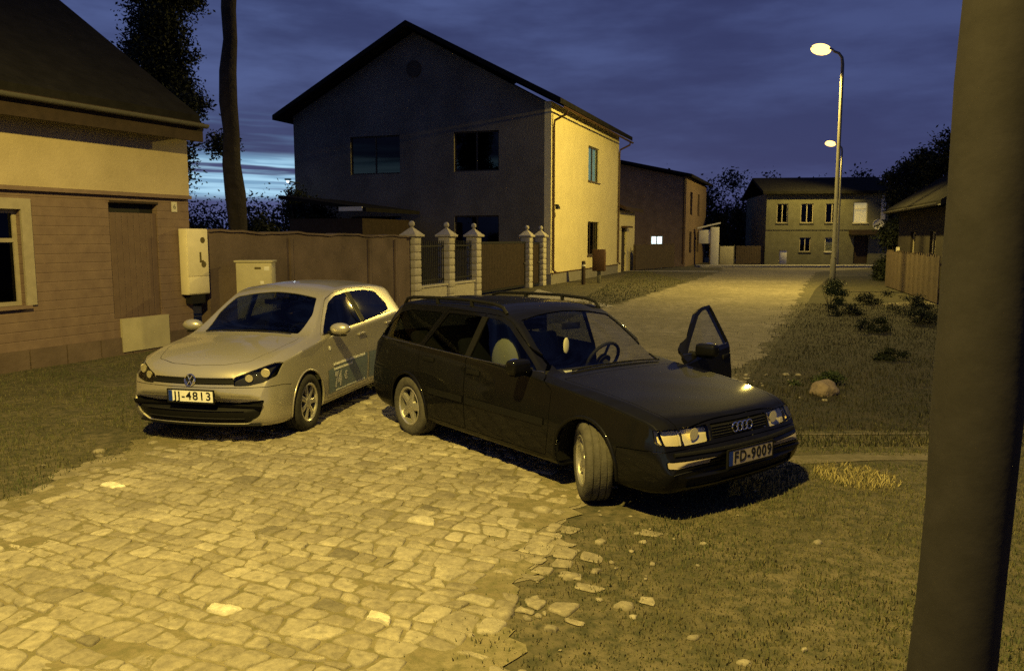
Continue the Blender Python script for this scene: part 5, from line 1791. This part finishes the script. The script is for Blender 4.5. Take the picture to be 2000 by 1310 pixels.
# ------------------------------------------------------------------ dark estate
def build_estate():
    root = empty('estate_car', (0, 0, 0), 0, 'black estate car with roof rails and its driver door standing open', 'car', 'cars parked on the cobbled street')
    T = dict(
        zc=[(-2.29, .55), (-2.275, .76), (-2.235, .92), (-2.08, 1.10), (-1.90, 1.29), (-1.80, 1.355), (-1.5, 1.378), (-.8, 1.402), (-.3, 1.402), (-.02, 1.375), (.13, 1.325), (.80, .915), (.88, .898), (1.2, .866), (1.7, .80), (1.98, .742), (2.06, .715), (2.10, .675), (2.125, .57), (2.15, .525), (2.175, .505), (2.19, .46)],
        zb=[(-2.29, .36), (-2.24, .28), (-1.9, .21), (-1, .185), (1, .185), (1.9, .185), (2.1, .21), (2.165, .26), (2.19, .34)],
        w=[(-2.29, .76), (-2.2, .80), (-1.9, .832), (-1.3, .850), (0, .845), (1.3, .848), (1.8, .832), (2.05, .805), (2.15, .78), (2.19, .74)],
        zs=[(-2.29, .50), (-2.26, .72), (-2.12, .90), (-1.8, .945), (-1, .925), (0, .895), (.8, .855), (1.3, .805), (1.8, .735), (2.03, .685), (2.10, .60), (2.13, .52), (2.19, .42)],
        ws=[(-2.29, .72), (-2.1, .775), (-1.5, .80), (0, .808), (.8, .803), (1.5, .79), (2.0, .768), (2.15, .75), (2.19, .70)],
        ze=[(-2.29, .53), (-2.275, .745), (-2.22, .90), (-2.08, 1.065), (-1.90, 1.245), (-1.78, 1.315), (-1.3, 1.345), (-.5, 1.362), (-.1, 1.345), (.10, 1.285), (.76, .892), (.9, .872), (1.3, .835), (1.8, .77), (2.03, .712), (2.10, .635), (2.13, .535), (2.19, .44)],
        we=[(-2.29, .68), (-2.2, .675), (-2.0, .62), (-1.8, .585), (-1, .578), (0, .578), (.12, .585), (.76, .705), (1.3, .705), (1.8, .69), (2.05, .675), (2.15, .66), (2.19, .64)])
    car = Car(T, stations(-2.29, 2.19, (.84, .79, .74, .16, .10, 2.105, 2.118, 2.14)), .095, .14, .85)
    blk, paint = MATS['black_plastic'], MATS['black_paint']
    wf = rounded([(.635, .910), (.10, 1.222), (-.04, 1.268), (-.217, 1.280), (-.255, .918)], .025)
    wr = rounded([(-.335, .922), (-.303, 1.280), (-.86, 1.274), (-1.06, .948)], .025)
    wc = rounded([(-1.14, .955), (-.955, 1.272), (-1.55, 1.258), (-1.74, 1.220), (-1.97, 1.01), (-1.95, .972)], .035)
    ws_ = [(.785, -.59), (.80, 0), (.785, .59), (.45, .585), (.14, .52), (.11, 0), (.14, -.52), (.45, -.585)]
    rw = [(-.56, .98), (.56, .98), (.48, 1.27), (-.48, 1.27)]
    windows = [('windscreen', [('z', rounded(ws_, .02), .80, 1.7)]), ('rear_window', [('x', rounded(rw, .05), -2.6, -1.55)]),
               ('side_window', both('y', wf, .3, 1.2)), ('side_window', both('y', wr, .3, 1.2)), ('side_window', both('y', wc, .3, 1.2))]
    fd = rounded([(.855, .265), (.90, .50), (.90, .80), (.76, .875), (.12, 1.256), (-.03, 1.300), (-.252, 1.312), (-.300, .90), (-.29, .265)], .025)
    rd = rounded([(-.298, .265), (-.308, .90), (-.260, 1.312), (-.88, 1.306), (-1.10, .93), (-1.12, .75), (-.98, .58), (-.93, .40), (-.925, .265)], .025)
    bonnet = rounded([(.90, -.675), (1.8, -.655), (2.05, -.62), (2.072, 0), (2.05, .62), (1.8, .655), (.90, .675), (.92, 0)], .02)
    bumper = [(1.60, .05), (1.655, .50), (2.04, .525), (2.16, .545), (2.4, .545), (2.4, .05)]
    grille = rounded([(-.325, .575), (-.325, .672), (.325, .672), (.325, .575)], .012)
    lamp = rounded([(.345, .568), (.345, .672), (.600, .672), (.600, .560)], .012)
    turn = rounded([(.612, .562), (.612, .672), (.770, .668), (.780, .575)], .012)
    fog = rounded([(.36, .405), (.36, .462), (.76, .462), (.76, .415)], .012)
    vent = rounded([(-.62, .27), (-.62, .33), (.62, .33), (.62, .27)], .02)
    tail = rounded([(-.735, .62), (-.735, .86), (-.50, .86), (-.50, .62)], .02)
    X = lambda p: [('x', p, 1.5, 2.6)]
    P = [dict(key='fl', name='front_door', cut=[('y', fd, .3, 1.2)], depth=(0, .045)), dict(key='fr', name='front_door', cut=[('y', fd, -1.2, -.3)]),
         dict(key='rl', name='rear_door', cut=[('y', rd, .3, 1.2)]), dict(key='rr', name='rear_door', cut=[('y', rd, -1.2, -.3)]),
         dict(key='bonnet', name='bonnet', cut=[('z', bonnet, .60, 1.1)]),
         dict(key='hl', name='headlight', cut=X(lamp), depth=(.001, None), mat=MATS['lens_glass']), dict(key='hr', name='headlight', cut=X(flip(lamp)), depth=(.001, None), mat=MATS['lens_glass']),
         dict(key='il', name='indicator_light', cut=X(turn), depth=(.001, None), mat=MATS['lens_glass']), dict(key='ir', name='indicator_light', cut=X(flip(turn)), depth=(.001, None), mat=MATS['lens_glass']),
         dict(key='grille', name='grille', cut=X(grille), depth=(.010, .03), mat=blk),
         dict(key='bumper', name='front_bumper', cut=[('y', bumper, -1.2, 1.2)]),
         dict(key='gl', name='fog_light', cut=X(fog), depth=(.004, .02), mat=MATS['reflector_dull']), dict(key='gr', name='fog_light', cut=X(flip(fog)), depth=(.004, .02), mat=MATS['reflector_dull']),
         dict(key='vent', name='air_intake', cut=X(vent), depth=(.016, .03), mat=blk),
         dict(key='tl', name='tail_light', cut=[('x', tail, -2.6, -1.8)], mat=MATS['red_lens']), dict(key='tr', name='tail_light', cut=[('x', flip(tail), -2.6, -1.8)], mat=MATS['red_lens'])]
    o = car_panels(root, car, paint, windows, P, [(1.306, .305, .338), (-1.306, .305, .338)], [MATS['clear_glass'], MATS['car_glass'], MATS['car_glass'], MATS['car_glass'], MATS['car_glass']])
    for key, poly in (('hl', lamp), ('hr', flip(lamp)), ('il', turn), ('ir', flip(turn))):
        back = car.piece('x', inset(poly, -.003), 1.5, 2.6, .045, .055)
        mesh_obj('lamp_reflector', back, MATS['reflector'] if key[0] == 'h' else MATS['reflector_warm'], o[key], 30)
    for sg, key in ((1, 'hl'), (-1, 'hr')):
        x, _ = car.front(sg * .47, .62)
        M = Matrix.Translation((x - .03, sg * .47, .618)) @ Matrix.Rotation(R(90), 4, 'Y')
        MB().lathe([(.045, .006), (.040, -.002), (.028, -.010), (.004, -.016)], 22, M).build('lamp_bowl', MATS['reflector'], o[key], 60)
    m = MB()
    for z in (.592, .612, .632, .652):
        m.tube([(car.front(y, z)[0] - .006, y, z) for y in np.linspace(-.315, .315, 9)], .004, 6)
    m.build('slats', MATS['dark_metal'], o['grille'])
    x, _ = car.front(0, .625)
    M = Matrix.Translation((x + .010, 0, .625)) @ Matrix.Rotation(R(86), 4, 'Y') @ Matrix.Rotation(R(90), 4, 'Z')
    m = MB()
    for k in range(4):
        M2 = M @ Matrix.Translation((-.0825 + .055 * k, 0, 0))
        m.lathe([(.034 + .0048 * math.cos(a), .0048 * math.sin(a)) for a in [math.pi * i / 4 for i in range(8)]], 28, M2, 'z', True)
    m.build('emblem', MATS['chrome'], root)
    x, _ = car.front(0, .50)
    plate(root, 'FD-9009', (.52, .112), None, frame((0, 1, 0), (0, 0, 1), (1, 0, 0), (x + .030, .0, .430)), 'plate_tan')
    # bumper rub strip
    pts = [(car.front(y, .50)[0] - .002, y, .50) for y in np.linspace(-.70, .70, 25)]
    MB().tube(pts, .018, 8).build('bumper_strip', blk, o['bumper'])
    for sg in (1, -1):
        df, dr = ('fl', 'rl') if sg > 0 else ('fr', 'rr')
        y, _ = car.side(.58, .905, sg)
        M = frame((.12, sg, 0), (-1, .12 * sg, 0), (0, 0, 1), (.56, y - sg * .005, .955))
        mirror(root, M, paint, o[df], True)
        for k2, hx, hz in ((df, -.17, .80), (dr, -.93, .83)):
            yy, _ = car.side(hx, hz, sg)
            MB().rbox(hx - .10, hx + .10, yy - .012, yy + sg * .008 + .006, hz - .022, hz + .022, .006).build('door_handle', blk, o[k2])
        for k2, x0, x1 in ((df, .84, -.275), (dr, -.312, -.90)):
            st = conform(grid_panel([(x0, .505), (x0, .565), (x1, .565), (x1, .505)], .1), car, sg, .010)
            mesh_obj('side_moulding', st, blk, o[k2], 0)
        for i, ax in enumerate((1.306, -1.306)):
            arch_lip(root, car, ax, .305, .345, sg, R(-10), R(190), paint, .017)
            liner(root, ax, .305, .345, sg, .85)
        # roof rail: long bar bent down to the roof at both ends, with a middle foot
        rail = MB(); zz = lambda x: car.top(x, sg * .565)
        P0 = [(-1.80, -.005), (-1.74, .038), (-1.62, .050), (-1.2, .052), (-.6, .052), (-.2, .050), (-.06, .040), (.0, .0)]
        rail.tube([(x, sg * .565, zz(x) + h) for x, h in P0], .016, 8)
        for x in (-1.15, -.55): rail.tube([(x, sg * .565, zz(x) - .005), (x, sg * .565, zz(x) + .05)], .02, 8)
        rail.build('roof_rail', blk, root)
        conf = conform(grid_panel([(-.257, .92), (-.219, 1.282), (-.250, 1.282), (-.294, .92)] if sg > 0 else [(-.255, .918), (-.216, 1.282), (-.304, 1.282), (-.337, .922)], .05), car, sg, .004)
        mesh_obj('pillar_trim', conf, blk, root if sg < 0 else o['fl'], 0)
        m = MB(); pts = [(x, car.side(x, z, sg)[0] + sg * .002, z) for x, z in [(.70 - (.95 if sg > 0 else 2.65) * k / 14, .905 + .050 * k / 14 * (.4 if sg > 0 else 1)) for k in range(15)]]
        m.tube(pts, .006, 6).build('window_seal', MATS['trim_chrome'], root if sg < 0 else o['fl'])
    # open driver's door: lining, then everything of that door swings on its front hinge
    trim = car.piece('y', inset(rounded([(.84, .29), (.87, .80), (.70, .885), (-.27, .895), (-.265, .29)], .03), .012), .3, 1.2, .046, .066)
    mesh_obj('door_lining', trim, MATS['dash'], o['fl'], 30)
    glass = [g for g in o['glass'] if g.name.startswith('side_window')]
    gl = None
    for g in glass:
        c = sum((Vector(v.co) for v in g.data.vertices), Vector()) / len(g.data.vertices)
        if c.y > 0 and c.x > -.1: gl = g
    gl.parent = o['fl']
    gl.data.materials.clear(); gl.data.materials.append(MATS['clear_glass'])
    hinge = Vector((.88, .80, 0))
    for ob in [o['fl']]:
        ob.matrix_local = Matrix.Translation(hinge) @ Matrix.Rotation(-R(DOOR_OPEN), 4, 'Z') @ Matrix.Translation(-hinge)
    for z in (.44, .70):
        MB().rbox(.845, .93, .735, .790, z - .03, z + .03, .006).build('door_hinge', MATS['dark_metal'], root)
    # wheels, front pair turned to the car's right
    for ax, sg in ((1.306, 1), (1.306, -1), (-1.306, 1), (-1.306, -1)):
        make_wheel(root, 'wheel', .305, .200, .192, 'five', (ax, sg * .735, .305), R(STEER) if ax > 0 else 0, sg, MATS['dusty_rubber'])
    MB().rbox(.30, .80, -.64, .64, .56, .84, .06, seg=3).build('dashboard', MATS['dash'], root)
    seat(root, -.30, .36, MATS['seat_cloth']); seat(root, -1.15, 0, MATS['seat_cloth'], R(20), 1.25)
    seat(root, -.30, -.36, MATS['seat_cloth'])
    steering_wheel(root, (.27, .36, .86))
    M = Matrix.Translation((.22, 0, 1.20))
    MB().rbox(-.012, .012, -.11, .11, -.03, .03, .01, M).tube([(0, 0, .02), (-.06, 0, .10)], .008, 6, M).build('inner_mirror', blk, root)
    m = MB()
    for y0, y1 in ((.55, .0), (.05, -.50)):
        m.tube([(.80, y, car.top(.79, y) + .012) for y in np.linspace(y0, y1, 7)], .007, 6)
    m.build('wiper', blk, root)
    return root
# ------------------------------------------------------------------ the two cars
hatch = build_hatchback(); place(hatch, -2.64, 9.66, R(-102.8))
estate = build_estate(); place(estate, .405, 7.53, R(-52.4))
# pale cushion on the front passenger seat, hanging ornament, paper on the dashboard
def in_car(name, mb, material, label, cat, car=estate):
    o = mb.build(name, material, None, 40)
    o.matrix_world = Matrix.Translation(car.location) @ Matrix.Rotation(car.rotation_euler.z, 4, 'Z')
    return tag(o, label, cat)


prof = [(.24 * math.sin(math.pi * k / 14), -.02 + .26 * (1 - math.cos(math.pi * k / 14)) / 2 * 0 + .22 * math.sin(math.pi * k / 28)) for k in range(15)]
m = MB().ball((-.10, -.50, .88), 1, 22, (.20, .075, .21))
o = in_car('seat_cushion_bag', m, MATS['pale_cloth'], 'pale rounded cushion on the passenger seat of the black estate car', 'cushion')
MB().lathe([(.205 + .012 * math.cos(a), .012 * math.sin(a)) for a in [math.pi * k / 4 for k in range(8)]], 26, Matrix.Translation((-.10, -.50, .88)) @ Matrix.Rotation(R(90), 4, 'X'), 'z', True).build('piping', MATS['seat_cloth'], o)
m = MB().ball((.27, -.10, 1.03), 1, 16, (.012, .035, .075))
o = in_car('hanging_freshener', m, MATS['pale_cloth'], 'oval pale air freshener hanging behind the windscreen of the black estate', 'air freshener')
MB().tube([(.27, -.10, 1.10), (.24, -.05, 1.17)], .003, 5).build('string', MATS['black_plastic'], o)
m = MB().add([(.60, -.40, .857), (.66, -.30, .857), (.58, -.25, .857), (.52, -.35, .857), (.60, -.40, .859), (.66, -.30, .859), (.58, -.25, .863), (.52, -.35, .859)], [(0, 1, 2, 3), (7, 6, 5, 4), (0, 4, 5, 1), (1, 5, 6, 2), (2, 6, 7, 3), (3, 7, 4, 0)])
in_car('parking_slip', m, MATS['plate_white'], 'small white slip of paper on the dashboard of the black estate', 'paper')
